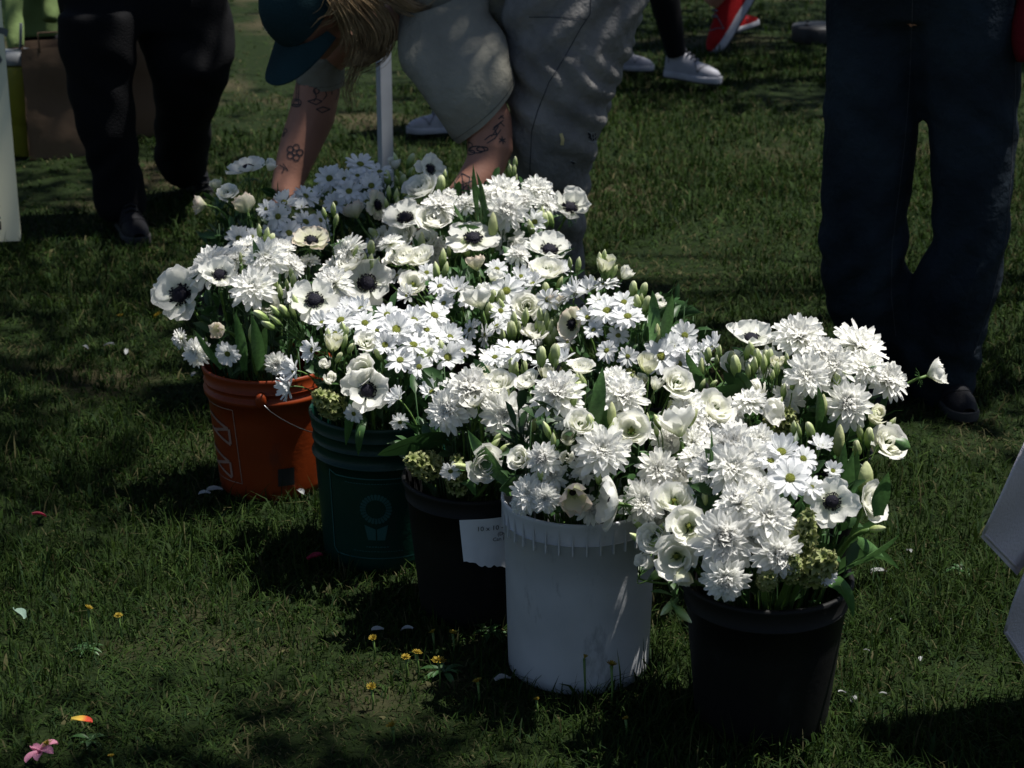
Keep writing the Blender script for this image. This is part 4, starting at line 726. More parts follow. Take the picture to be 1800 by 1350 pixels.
for k, key, q in (('M', 'D', (.30, 2.91, .36)), ('M', 'D', (.335, 2.85, .40)), ('L', 'D', (.31, 2.98, .40)), ('M', 'E', (.36, 2.93, .43)), ('M', 'D', (.285, 2.83, .345)), ('M', 'D', (.275, 2.92, .40)), ('M', 'D', (.255, 2.845, .345)), ('L', 'D', (.235, 2.80, .33)), ('M', 'D', (.27, 2.865, .39))):  # added blooms, set where they block the sun streak on the white bucket
    q = Vector(q); px, py = proj(q); p0, _n = dome_point(key, px, py); flower(k, key, px, py, 64, depth=(q - CAMP).length - (p0 - CAMP).length)
# broad dark leaf hanging from the green bucket, round leaves
def lone_leaf(key, pts, Y, w, side, name, label, m=M_LEAFD, fold=.2):
    P = [at(px, py, y) for (px, py), y in zip(pts, Y)]; o = P[0]; root = empty(name, o, label, 'leaf'); path = [Vector(q) - o for q in smoothpath(P, 4)]
    obj('blade', leaf_mesh(path, w, Vector(side), m, fold=fold, base=.6), root); g = G(); g.tube([path[0] + Vector((0, .004, 0)), path[len(path) // 2] + Vector((0, -.0, 0)), path[-2]], [.0016, .0012, .0004], 5); obj('midrib', g.mesh('rib', M_STEM), root); return root
lone_leaf('B', [(785, 770), (745, 772), (700, 785), (664, 800)], [3.06, 3.03, 3.02, 3.02], .055, (.15, -.6, .8), 'broad_leaf', 'broad dark leaf drooping between the green bucket and the tagged black bucket')
lone_leaf('B', [(622, 700), (616, 730), (608, 782)], [3.2, 3.19, 3.2], .018, (1, 0, .1), 'strap_leaf', 'narrow strap leaf hanging down the green bucket rim', M_LEAF)
lone_leaf('F', [(1300, 690), (1272, 690), (1240, 688)], [3.08, 3.05, 3.05], .036, (0, -.4, 1), 'round_leaf', 'rounded dark leaf between the white and rear black bucket flowers'); lone_leaf('F', [(1318, 690), (1306, 670), (1295, 655)], [3.1, 3.08, 3.08], .032, (1, -.4, 0), 'round_leaf', 'smaller rounded dark leaf beneath the upright green buds')
lone_leaf('D', [(905, 855), (888, 853), (878, 862)], [2.84, 2.80, 2.79], .030, (0, -.3, 1), 'folded_leaf', 'bright folded leaf on the edge of the white bucket', M_TLEAF, .5)
lone_leaf('E', [(1462, 1010), (1500, 985), (1545, 975), (1580, 1000)], [2.72, 2.70, 2.68, 2.66], .024, (0, -.4, 1), 'strap_leaf', 'strap leaf arching over the right rim of the front black bucket', M_TLEAF)
lone_leaf('E', [(1440, 1020), (1470, 975), (1520, 930), (1562, 905)], [2.74, 2.74, 2.74, 2.74], .022, (0, -.4, 1), 'strap_leaf', 'upper strap leaf fanning out right of the front bucket hyacinths', M_TLEAF)
lone_leaf('E', [(1430, 1030), (1462, 1020), (1490, 1045), (1500, 1085)], [2.64, 2.61, 2.60, 2.60], .020, (1, -.2, .4), 'strap_leaf', 'short leaf folding down over the front black bucket wall', M_LEAF)
lone_leaf('B', [(640, 735), (632, 760), (630, 800)], [3.22, 3.2, 3.2], .016, (1, 0, .1), 'strap_leaf', 'thin leaf hanging beside the strap leaf on the green bucket', M_LEAFD)
lone_leaf('C', [(800, 850), (822, 845), (836, 872)], [3.0, 2.98, 2.98], .018, (1, 0, .3), 'strap_leaf', 'leaf tip curling over the tagged black bucket rim', M_LEAF)
# greenery filling each bunch
def filler(key, n, seed):
    bk = BUCK[key]; c = bk['c'] + Vector((0, 0, bk['h'] + .01)); rs = random.Random(seed); g = G()
    for k in range(n):
        a = rs.uniform(0, 6.28); r = math.sqrt(rs.uniform(0, 1)); z = rs.uniform(.02, .80); rad = lerp(bk['rt'] * .8, bk['rx'] * .78, sm(z * 3)) * r * math.sqrt(max(0, 1 - z * z)); p = c + Vector((math.cos(a) * rad, math.sin(a) * rad, bk['rz'] * z))
        foot = bk['c'] + Vector((math.cos(a) * min(rad, bk['rt'] * .7), math.sin(a) * min(rad, bk['rt'] * .7), bk['h'] * .6)); g.tube([p, (p + foot) / 2 + Vector((rs.gauss(0, .006), rs.gauss(0, .006), .01)), foot], .0013, 4)
        for q in range(4):
            t = rs.uniform(0, .5); b = p.lerp(foot, t); d = Vector((math.cos(a) * .4 + rs.gauss(0, .6), math.sin(a) * .4 + rs.gauss(0, .6), rs.uniform(.3, 1.3))).normalized(); L = rs.uniform(.03, .065); w = rs.uniform(.004, .010); sd = d.cross(Vector((rs.gauss(0, 1), rs.gauss(0, 1), rs.gauss(0, 1)))).normalized(); up = sd.cross(d)
            q1 = b + d * L * .35; q2 = b + d * L * .7 - Vector((0, 0, L * .06)); e = b + d * L - Vector((0, 0, L * .2))
            if b.z > bk['h'] - .01 or (Vector((e.x, e.y, 0)) - bk['c']).length < bk['rt'] * .9:
                if max((Vector((e.x, e.y, 0)) - bk['c']).length, 0) > bk['rt'] * .92 and e.z < bk['h'] + .03: continue
                g.add([b, q1 + sd * w + up * w * .4, q1, q1 - sd * w + up * w * .4, q2 + sd * w * .8 + up * w * .3, q2, q2 - sd * w * .8 + up * w * .3, e], [(0, 1, 2), (0, 2, 3), (1, 4, 5, 2), (2, 5, 6, 3), (4, 7, 5), (5, 7, 6)])
    o = obj('foliage', g.mesh('foliage', M_LEAFD), kind='stuff'); o['label'] = 'green stems and leaves filling ' + bk['ph']; o['category'] = 'foliage'
for i, k in enumerate(BUCK): filler(k, 95 if k not in 'KGH' else 120, 40 + i)
# more green buds standing between the blooms
for key, px, py in (('K', 1060, 500), ('H', 800, 430), ('H', 720, 380), ('K', 640, 455), ('G', 945, 585), ('K', 872, 545), ('D', 1012, 690), ('C', 905, 690), ('D', 1105, 690), ('F', 1335, 618), ('E', 1405, 770), ('D', 1150, 745), ('B', 590, 590), ('A', 505, 500), ('B', 760, 620), ('F', 1480, 660), ('C', 830, 700), ('I', 700, 300), ('H', 950, 400)):
    nb = RNG.randint(3, 5); spray(key, [(px + RNG.uniform(-22, 22), py + RNG.uniform(-26, 14), RNG.uniform(24, 36), RNG.gauss(0, .25), RNG.choice((0, 0, 1, 2))) for _ in range(nb)], leaves=3)
# labels for all blooms: hand-written, else the place in its own row
ORD = ['first', 'second', 'third', 'fourth', 'fifth', 'sixth', 'seventh', 'eighth', 'ninth', 'tenth', 'eleventh', 'twelfth', 'thirteenth', 'fourteenth', 'fifteenth', 'sixteenth', 'seventeenth', 'eighteenth', 'nineteenth', 'twentieth'] + ['twenty-' + x for x in ('first', 'second', 'third', 'fourth', 'fifth', 'sixth', 'seventh', 'eighth', 'ninth')] + ['thirtieth', 'thirty-first', 'thirty-second', 'thirty-third', 'thirty-fourth', 'thirty-fifth']
grp = {}
for e in FL: grp.setdefault((WORD[e[0]], e[1]), []).append(e)
for (w, key), es in grp.items():
    ph = BUCK[key]['ph']; es.sort(key=lambda e: e[2])
    for i, (kind, _, px, py, root, label) in enumerate(es):
        if not label: label = (f'{ORD[i]} from the left of the {w} over {ph}' if len(es) > 1 else f'only one of the {w} over {ph}')
        tag(root, label, NAMES[kind][1], f'{w} over {ph}')
print('flowers', len(FL))
# ------------------------------------------------------------------ people and what stands behind the flowers
def cloth(name, col, var=.12, scale=12, bump=.25, bscale=220, col2=None, rough=.9): return mat(name, col, rough=rough, spec=.12, var=var, scale=scale, bump=bump, bscale=bscale, col2=col2)
M_SKIN = mat('skin', (.34, .165, .115), rough=.55, spec=.35, var=.07, scale=18, bump=.08, bscale=160); M_INK = mat('tattoo_ink', (.03, .028, .035), rough=.6)
M_TEE = cloth('olive_grey_cotton', (.215, .208, .175), scale=6, bump=.9, bscale=28); M_JEAN = cloth('washed_grey_denim', (.125, .122, .12), col2=(.27, .26, .25), scale=7, bump=1.0, bscale=36); M_SEAM = cloth('dark_seam', (.05, .053, .062)); M_RIP = cloth('rip_shadow', (.03, .032, .04)); M_THREAD = cloth('pale_thread', (.35, .36, .38))
M_DENIM = cloth('dark_blue_denim', (.006, .0095, .014), col2=(.020, .030, .042), scale=6, bump=1.0, bscale=30); M_BLKC = cloth('black_trouser_cloth', (.006, .006, .007), scale=5); M_RED = cloth('dark_red_cloth', (.10, .006, .010)); M_LILAC = cloth('lilac_wool', (.52, .475, .52), scale=7, bump=.35, bscale=260)
M_LIME = cloth('lime_cotton', (.15, .21, .08)); M_CAP = cloth('teal_cap_cotton', (.012, .032, .038), scale=9, bump=.35); M_HAIR = mat('blonde_hair', (.10, .062, .032), rough=.4, spec=.4, var=.3, scale=25, col2=(.38, .27, .15)); M_SHOEW = mat('white_shoe_leather', (.30, .30, .34), rough=.55, var=.08, bump=.1); M_SOLE = mat('pale_rubber_sole', (.36, .36, .40), rough=.7, var=.12); M_SOLEK = mat('dark_rubber_sole', (.03, .03, .03), rough=.8); M_SHOER = cloth('red_shoe_mesh', (.30, .010, .012), bump=.6); M_SHOEK = cloth('black_shoe', (.012, .012, .014), rough=.6); M_PAPERBAG = mat('brown_paper', (.15, .10, .068), rough=.85, spec=.1, var=.1, scale=5, bump=.25, bscale=14)
M_POLE = mat('white_painted_steel', (.50, .52, .56), rough=.45, var=.05); M_IRON = mat('black_iron', (.03, .03, .032), rough=.6, var=.2, bump=.2); M_SIGN = mat('cream_board', (.75, .72, .52), rough=.7, var=.04, scale=3); M_YEL = mat('yellow_plastic', (.22, .21, .025), rough=.4, var=.08); M_GREYP = mat('clear_grey_plastic', (.20, .21, .22), rough=.3); M_GOLD = mat('gold', (.8, .6, .2), rough=.25, metal=1)
def R(px, py, Y, wpx, dep=1.0):
    """ring from the photograph: centre, half width, half depth (dep = depth/width)"""
    p = at(px, py, Y); h = wpx / 2 / ppm(p); return (p, h, h * dep)
def wr(amp, sc_, seed=0, st=(1, 1, .35)):
    return lambda c: amp * (noise.noise(Vector((c.x * st[0] * sc_ + seed, c.y * st[1] * sc_, c.z * st[2] * sc_))) + .5 * noise.noise(Vector((c.x * sc_ * 2.3, c.y * sc_ * 2.3 + seed, c.z * sc_ * 1.5))))
def creases(amp, bands, seed=0):
    """diagonal drag folds around given heights"""
    def f(c):
        s = 0
        for z, w, k, tilt in bands: s += math.exp(-((c.z - z) / w) ** 2) * math.sin((c.z + tilt * c.x + .02 * noise.noise(c * 9)) * k + seed)
        return amp * s + .003 * noise.noise(c * 14)
    return f
def bvh_of(me, M=None):
    return BVHTree.FromPolygons([(M @ v.co if M else v.co) for v in me.vertices], [p.vertices[:] for p in me.polygons])
def on_surface(bv, polys, wpx, off=.0012, step=4):
    """thin raised lines lying on a surface, through points seen in the photograph"""
    g = G()
    for pl in polys:
        P = []
        for a, b in zip(pl[:-1], pl[1:]):
            n = max(1, int(math.dist(a, b) / step)); P += [(lerp(a[0], b[0], i / n), lerp(a[1], b[1], i / n)) for i in range(n)]
        P.append(pl[-1]); hits = []
        for p in P:
            h, nn, i, d = bv.ray_cast(CAMP, ray(*p))
            if h is not None: hits.append((h + nn * off, nn))
        for (a, na), (b, nb) in zip(hits[:-1], hits[1:]):
            if (a - b).length > .03 or (a - b).length < 1e-6: continue
            w = wpx / 2 / ppm(a); s = (b - a).cross(na).normalized() * w; d = (b - a).normalized() * w * .5
            g.add([a - s - d, a + s - d, b + s + d, b - s + d], [(0, 1, 2, 3)])
    return g
def seams(bv, polys, w, off, name, m, o, par):
    for pl in polys: obj(name, loc_mesh(on_surface(bv, [pl], w, off).mesh(name, m), o), par)
def loc_mesh(me, o):
    for v in me.vertices: v.co = v.co - o
    me.update(); return me
def shoe(parent, ankle, toe_dir, up, L, upper, sole, laces=True, name='shoe', sole2=None):
    """sneaker: heel below ankle, pointing along toe_dir"""
    f = Vector(toe_dir).normalized(); u = Vector(up); u = (u - f * u.dot(f)).normalized(); s = f.cross(u); o = Vector(ankle)
    T = lambda x, y, z: o + f * (x * L) + s * (y * L) + u * (z * L)
    g = G(); prof = [(-.26, .10, .12), (-.22, .125, .16), (-.05, .13, .18), (.12, .125, .15), (.3, .15, .105), (.48, .155, .085), (.62, .13, .06), (.70, .07, .03)]
    vs = []; n = 14
    for x, w, h in prof:
        for q in range(n):
            a = math.pi * q / (n - 1); vs.append(T(x, -w * math.cos(a), -.245 + h * 2 * abs(math.sin(a)) ** .7 * (1.35 if x < -.1 else 1.0)))
    k = len(prof); fs = [(i * n + q, i * n + q + 1, (i + 1) * n + q + 1, (i + 1) * n + q) for i in range(k - 1) for q in range(n - 1)] + [tuple(range(n)), tuple((k - 1) * n + q for q in range(n - 1, -1, -1))]
    g.add(vs, fs); root = obj(name, g.mesh('upper', upper), parent)
    g = G(); out = [(-.285, .06), (-.24, .125), (-.05, .14), (.15, .135), (.33, .165), (.5, .168), (.63, .145), (.715, .08), (.735, .0)]; ring = [(x, w) for x, w in out] + [(x, -w) for x, w in reversed(out[:-1])]; n = len(ring)
    lv = [(-.345, .96), (-.335, 1.0), (-.25, 1.0), (-.24, .93)]; vs = [T(x, w * sc_, z + (.05 * max(0, x - .45))) for z, sc_ in lv for x, w in ring]
    fs = [(j * n + q, j * n + (q + 1) % n, (j + 1) * n + (q + 1) % n, (j + 1) * n + q) for j in range(len(lv) - 1) for q in range(n)] + [tuple(range(n - 1, -1, -1)), tuple((len(lv) - 1) * n + q for q in range(n))]
    g.add(vs, fs); obj('sole', g.mesh('sole', sole), root)
    if sole2:
        g = G(); g.add([T(x, w * .97, z) for z in (-.365, -.3455) for x, w in ring], [(q, (q + 1) % n, n + (q + 1) % n, n + q) for q in range(n)] + [tuple(range(n - 1, -1, -1))]); obj('tread', g.mesh('tread', sole2), root)
    if laces:
        for i in range(4):
            x = .04 + .075 * i; g = G(); z = lerp(.125, .0, i / 3.0); g.tube([T(x, -.07, z - .03), T(x + .01, 0, z + .012), T(x, .07, z - .03)], .016 * L, 6); obj('lace', g.mesh('lace', upper if upper is M_SHOEK else M_LACE), root)
    if laces:
        px_ = [q[0] for q in prof]
        for x0, dx in ((.46, .10), (.22, -.14), (-.16, .03)):
            g = G(); pts = []
            for q in range(13):
                a = math.pi * (.06 + .88 * q / 12); x = x0 - dx * abs(math.cos(a)) ** 2; w = curve_at(px_, [q_[1] for q_ in prof], x); h = curve_at(px_, [q_[2] for q_ in prof], x); pts.append(T(x, -w * math.cos(a) * 1.02, -.245 + h * 2.04 * abs(math.sin(a)) ** .7 * (1.35 if x < -.1 else 1.0)))
            g.tube(pts, .007 * L, 5); obj('stitch_line', g.mesh('stitch', upper if upper is M_SHOEK else M_LACE), root)
    g = G(); g.loft([(T(-.10, 0, .02), .085 * L, .10 * L), (T(-.10, 0, .12), .095 * L, .115 * L), (T(-.10, 0, .135), .075 * L, .095 * L)], n=14, side=s); obj('collar', g.mesh('collar', upper), root)
    return root
M_LACE = mat('grey_lace', (.10, .10, .12))
def hand(g, wrist, d, nrm, size, curl=.8):
    """palm and five fingers along d"""
    d = Vector(d).normalized(); nrm = Vector(nrm); nrm = (nrm - d * nrm.dot(d)).normalized(); s = d.cross(nrm); w = Vector(wrist)
    g.loft([(w, size * .17, size * .13), (w + d * size * .2, size * .22, size * .11), (w + d * size * .48, size * .24, size * .09)], n=12, side=s)
    for k, (off, L) in enumerate(((-.18, .42), (-.06, .48), (.06, .46), (.17, .36))):
        b = w + d * size * .46 + s * off * size; p1 = b + d * L * .45 * size; d2 = (d * math.cos(curl) + nrm * math.sin(curl)); p2 = p1 + d2 * L * .33 * size; d3 = (d * math.cos(curl * 1.9) + nrm * math.sin(curl * 1.9)); p3 = p2 + d3 * L * .26 * size
        g.tube([b, p1, p2, p3], [size * .052, size * .05, size * .046, size * .036], 8)
    b = w + d * size * .16 + s * -.2 * size; t1 = b + (d * .5 - s * .6 + nrm * .4).normalized() * size * .22; t2 = t1 + (d * .8 - s * .1 + nrm * .5).normalized() * size * .2; g.tube([b, t1, t2], [size * .075, size * .06, size * .045], 8)
def person(label, loc): return empty('person', loc, label, 'person')

# ---- the bending woman
W = person('person bending over the flowers in teal cap, olive T-shirt and ripped grey jeans', (0.2, 4.9, 0)); W0 = Vector((0.2, 4.9, 0))
def loc_mesh(me, o):
    for v in me.vertices: v.co = v.co - o
    me.update(); return me
# jeans
g = G()
near = [R(1010, -95, 4.82, 250, .75), R(1012, -20, 4.80, 262, .8), R(1000, 60, 4.78, 232, .85), R(985, 150, 4.75, 190, .95), R(972, 235, 4.74, 165, 1), R(965, 330, 4.78, 138, 1), R(968, 430, 4.84, 118, 1), R(972, 520, 4.9, 112, 1), R(974, 562, 4.92, 112, 1)]
farl = [R(1030, -95, 5.08, 220, .75), R(1022, 20, 5.08, 215, .8), R(1010, 130, 5.05, 160, .9), R(985, 245, 5.02, 122, 1), R(972, 340, 5.08, 110, 1), R(965, 430, 5.14, 100, 1), R(962, 500, 5.18, 98, 1)]
g.loft(near, 20); g.loft(farl, 20); g.loft([R(960, -150, 4.95, 230, 1.15), R(1000, -110, 4.95, 300, 1.0), R(1015, -50, 4.94, 285, .95), R(1012, 10, 4.94, 235, .9)], 20)
jm = fused(g, 'jeans', .011, 8); displace(jm, creases(.0075, [(.52, .08, 70, .7), (.74, .07, 52, -.9), (.30, .12, 60, .6), (.90, .06, 66, .5), (.62, .05, 80, 1.1)], 1))
jb = bvh_of(jm); jo = obj('jeans', loc_mesh(jm, W0), W, M_JEAN)
seams(jb, [[(1038, 0), (1037, 25), (1020, 50), (990, 105), (965, 145), (945, 195), (935, 230), (932, 290), (933, 350), (938, 430)], [(930, 30), (965, 30), (1030, 34)]], 1.7, .0010, 'seam', M_SEAM, W0, jo)
seams(jb, [[(1034, 234), (1040, 240), (1046, 236)], [(1035, 240), (1041, 246), (1047, 243)], [(1005, 283), (1009, 287)]], 4.5, .0012, 'frayed_rip', M_RIP, W0, jo)
seams(jb, [[(1032, 230), (1038, 233), (1049, 230)], [(1033, 248), (1040, 250), (1048, 248)], [(1038, 234), (1040, 247)], [(1043, 233), (1044, 248)], [(1002, 281), (1012, 284)]], 1.3, .0025, 'loose_thread', M_THREAD, W0, jo)
seams(jb, [[(986, 236), (989, 245), (988, 253)]], 6, .002, 'cream_patch', mat('cream_thread', (.5, .42, .2)), W0, jo)
# T-shirt: torso, and open sleeves with cut hems
g = G()
g.loft([R(985, -125, 4.95, 245, 1.1), R(915, -100, 4.95, 245, 1.15), R(850, -75, 4.95, 235, 1.15), R(790, -40, 4.94, 205, 1.2), R(745, 0, 4.93, 150, 1.25), R(712, 30, 4.93, 95, 1.2)], 22, side=(-.4, 0, .9))
g.loft([R(905, -70, 4.86, 130, .8), R(900, -10, 4.84, 92, .6), R(893, 35, 4.83, 50, .5), R(887, 60, 4.83, 16, .5)], 14)
tm = fused(g, 'tshirt', .010, 6); displace(tm, creases(.005, [(1.0, .1, 60, .9), (.9, .06, 80, -.8)], 2)); to = obj('tshirt', loc_mesh(tm, W0), W, M_TEE)
def sleeve(rings, dep, fold, seed, m, parent, name='sleeve'):
    """rings: (left px,py, right px,py, Y); open tube with an inner wall and a doubled hem"""
    n = 40; k = 18; RS = smoothpath(rings, 6); L = len(RS) - 1; g = G(); rr = random.Random(seed); f = [(rr.randint(2, 7), rr.uniform(0, 6.28), rr.uniform(.4, 1)) for _ in range(4)]
    def fn(u, t, sh=0.0):
        x = t * L; i = min(int(x), L - 1); q = RS[i] * (1 - (x - i)) + RS[i + 1] * (x - i); l = at(q[0], q[1], q[4]); r = at(q[2], q[3], q[4]); c = (l + r) / 2; hx = (r - l) / 2; hy = Vector((0, 1, .15)) * hx.length * dep
        a = 2 * math.pi * u; w = 1 + sum(am * math.sin(fr * a + ph + 2.2 * t * fr * .3) for fr, ph, am in f) * fold * 1.5 * (.25 + .75 * t) + .02 * noise.noise((math.cos(a) * 2, math.sin(a) * 2, t * 5 + seed)); w -= sh
        drag = .085 * math.exp(-((t - .35) / .22) ** 2) * math.sin(9 * t + 2.5 * math.cos(a + .6)) + .045 * math.sin(15 * t + 3 * math.sin(a)) * (1 - t) + .03 * noise.noise((math.cos(a) * 1.5 + t * 4, math.sin(a) * 1.5 + seed, t * 6))
        return c + hx * (math.cos(a) * (w + drag)) + hy * (math.sin(a) * (w + drag))
    g.grid(lambda u, v: fn(u, v), n, k, closed_u=True); g.grid(lambda u, v: fn(u, 1 - .5 * v, .045), n, 8, closed_u=True); g.grid(lambda u, v: fn(u, 1, .045 * v), n, 2, closed_u=True)
    me = g.mesh(name, m); bv = bvh_of(me); o_ = obj(name, loc_mesh(me, W0), parent)
    e = G()
    for tt_ in (.93,):
        pts = [fn(q / 48, tt_, -.006) for q in range(49)]; e.tube(pts, .0007, 4, cap=False)
    obj('hem_stitch', loc_mesh(e.mesh('hem', M_TEESEAM), W0), o_); return bv, o_
M_TEESEAM = cloth('olive_thread', (.10, .10, .085))
sbv, so = sleeve([(706, 20, 858, -45, 4.86), (700, 88, 868, 5, 4.80), (728, 140, 886, 60, 4.72), (764, 200, 900, 108, 4.68), (802, 248, 906, 148, 4.67)], .78, .028, 3, M_TEE, to)
seams(sbv, [[(866, 8), (845, 35), (818, 62), (797, 80)], [(796, 82), (772, 62), (735, 28)]], 1.6, .001, 'shoulder_seam', M_TEESEAM, W0, so)
sleeve([(640, 30, 720, -20, 5.1), (580, 70, 650, 30, 5.16), (528, 95, 612, 70, 5.18), (519, 118, 606, 108, 5.18), (520, 146, 604, 150, 5.18)], .9, .03, 8, M_TEE, to)
# body: head, neck, arms, hands, torso and legs under the clothes as one surface
g = G()
for chain in (near, farl): g.loft([(c, a * .72, b * .72) for c, a, b in chain], 14)
g.loft([R(975, -120, 4.95, 170, 1), R(850, -75, 4.95, 170, 1.1), R(760, 0, 4.93, 130, 1.2), R(715, 32, 4.93, 75, 1), R(670, 45, 4.93, 62, 1), R(635, 50, 4.92, 62, 1)], 16, side=(-.4, 0, .9))
g.loft([R(800, 60, 4.84, 70, .8), R(832, 140, 4.74, 78, .9), R(858, 215, 4.66, 86, 1), R(862, 262, 4.64, 82, 1), R(850, 300, 4.62, 74, 1), R(818, 335, 4.57, 60, .85), R(790, 362, 4.52, 50, .8), R(772, 380, 4.49, 46, .7)], 16, side=(1, 0, .6))
hand(g, at(776, 376, 4.50), at(735, 412, 4.42) - at(776, 376, 4.50), (0, .6, -.5), .15, .7)
g.loft([R(640, 60, 5.12, 70, .9), R(572, 100, 5.18, 74, .9), R(560, 150, 5.18, 80, .95), R(548, 205, 5.16, 82, .95), R(528, 255, 5.13, 74, .9), R(508, 312, 5.09, 60, .8), R(498, 345, 5.06, 50, .7)], 16, side=(1, 0, .2))
hand(g, at(499, 342, 5.06), at(485, 400, 5.0) - at(499, 342, 5.06), (.3, .6, 0), .14, .6)
HC = at(542, 12, 4.90); hf = Vector((-.42, -.30, -.86)).normalized(); hu = Vector((-.62, -.55, .46)); hu = (hu - hf * hu.dot(hf)).normalized(); hs = hf.cross(hu)
HM = Matrix((hs, hf, hu)).transposed()
def H(x, y, z): return HC + HM @ Vector((x, y, z))
g.ball(HC, .075, .095, .10, 18, 12, M=HM); g.ball(H(0, .035, -.055), .055, .06, .065, 14, 10, M=HM); g.ball(H(0, .075, -.09), .026, .022, .022, 10, 8, M=HM)
g.loft([(H(0, .09, .01), .009, .008), (H(0, .105, -.022), .013, .015), (H(0, .10, -.04), .016, .010)], 8, side=hs)
g.ball(H(0, .092, -.066), .022, .010, .010, 10, 6, M=HM); g.ball(H(.035, .075, -.02), .022, .018, .018, 8, 6, M=HM); g.ball(H(-.035, .075, -.02), .022, .018, .018, 8, 6, M=HM)
for e in (-1, 1): g.ball(H(e * .076, -.005, -.02), .008, .018, .030, 8, 8, M=HM)
g.loft([(H(0, -.03, -.06), .05, .05), (H(0, -.05, -.13), .05, .05)], 12, side=hs)
bm_ = fused(g, 'body', .007, 3); bb = bvh_of(bm_); body = obj('body', loc_mesh(bm_, W0), W, M_SKIN)
T_ = []
def cir(x, y, rx, ry=None, n=12, a0=0, a1=6.283): ry = ry or rx; return [(x + rx * math.cos(a0 + (a1 - a0) * i / n), y + ry * math.sin(a0 + (a1 - a0) * i / n)) for i in range(n + 1)]
def bloomt(x, y, r, n=5): 
    out = [cir(x, y, r * .28)]
    for k in range(n): a = 6.283 * k / n; out.append(cir(x + r * .62 * math.cos(a), y + r * .62 * math.sin(a), r * .36, n=9))
    return out
T_ += [[(523, 140), (521, 176)], [(526, 142), (525, 176)], cir(521, 181, 9, 7), cir(521, 181, 5, 4), [(514, 184), (528, 184)]]
T_ += [[(553, 158), (556, 170), (552, 178)], cir(556, 160, 5), [(541, 178), (556, 174), (566, 178), (556, 184), (541, 178)], [(562, 156), (570, 152), (574, 168), (568, 175)], [(574, 152), (584, 150), (583, 166)], [(588, 148), (596, 160), (590, 175)], [(556, 192), (568, 188), (580, 192), (566, 198), (556, 192)]]
T_ += bloomt(518, 268, 15) + bloomt(494, 230, 11) + [[(492, 290), (500, 296), (496, 304)], [(498, 288), (506, 300)]]
T_ += [cir(838, 263, 14, 6), cir(824, 256, 7, 6), cir(828, 268, 7, 4), cir(848, 262, 10, 4), [(852, 246), (862, 238), (873, 236), (868, 224), (884, 212)], [(856, 252), (870, 243), (880, 228)], [(864, 240), (876, 222)], [(866, 228), (880, 216), (886, 222)], cir(882, 246, 2), [(878, 244), (888, 250)], [(882, 240), (884, 253)], [(877, 250), (888, 244)], [(880, 204), (885, 208)], [(876, 209), (884, 203)]]
T_ += [[(800, 322), (812, 305), (826, 312), (822, 336), (808, 334), (800, 322)], [(812, 305), (815, 335)], [(800, 330), (830, 318)], [(806, 340), (820, 326)]]
obj('tattoo', loc_mesh(on_surface(bb, T_, 2.0, .0010, 2.5).mesh('tattoo', M_INK), W0), body)
# face details
for e in (-1, 1):
    g = G(); g.tube([H(e * .018, .101, -.002), H(e * .034, .098, -.006), H(e * .048, .088, -.002)], .0022, 5); obj('closed_eyelid', loc_mesh(g.mesh('lid', M_INK), W0), body)
    g = G(); g.tube([H(e * .014, .100, .022), H(e * .034, .097, .027), H(e * .050, .085, .020)], .003, 5); obj('eyebrow', loc_mesh(g.mesh('brow', M_HAIR), W0), body)
g = G(); g.ball(H(0, .0985, -.067), .020, .006, .0065, 10, 6, M=HM); obj('lips', loc_mesh(g.mesh('lips', mat('lips', (.34, .10, .09), rough=.45)), W0), body)
g = G(); g.ball(H(.086, -.002, -.052), .004, .004, .004, 8, 6); obj('earring', loc_mesh(g.mesh('ear', M_GOLD), W0), body)
# cap
g = G()
def crown(u, v):
    a = 2 * math.pi * u; b = v * math.pi / 2 * .995; r = math.cos(b) ** .8; return H(.098 * r * math.cos(a), -.006 + .118 * r * math.sin(a), .014 + .108 * math.sin(b))
g.grid(crown, 28, 9, closed_u=True); cm = g.mesh('crown', M_CAP); cb = bvh_of(cm); cap_o = empty('cap', (0, 0, 0)); cap_o.parent = W
cap = obj('crown', loc_mesh(cm, W0), cap_o)
g = G()
def bill(u, v, dz=0):
    a = lerp(-1.15, 1.15, u); r0 = 1.0; x = .102 * math.sin(a); y0 = -.006 + .116 * math.cos(a) * .98; L = .094 * (1 - (abs(lerp(-1, 1, u)) ** 2.6)) + .004
    return H(x * (1 + .10 * v), y0 + L * v, .016 - .030 * v * (.4 + x * x * 40) - x * x * 3.2 + dz)
g.grid(lambda u, v: bill(u, v, .0015), 21, 7); g.grid(lambda u, v: bill(u, 1 - v, -.0025), 21, 7); obj('bill', loc_mesh(g.mesh('bill', M_CAP), W0), cap_o)
g = G(); g.ball(H(0, -.006, .123), .007, .007, .004, 8, 5, M=HM); obj('button', loc_mesh(g.mesh('button', M_CAP), W0), cap_o)
tx = textmesh('SSIPPI', .026, 'CENTER', .0)
for v in tx.vertices:
    ang = .38 - v.co.x * .72 / .098; zz = .060 + v.co.y * .9; b = math.asin(min(.95, (zz - .014) / .108)); r = math.cos(b) ** .8; v.co = H(.0996 * r * math.sin(ang), -.006 + .1196 * r * math.cos(ang), zz) - W0
tx.update(); setmat(tx, mat('white_embroidery', (.32, .36, .40))); obj('embroidered_lettering', tx, cap_o)
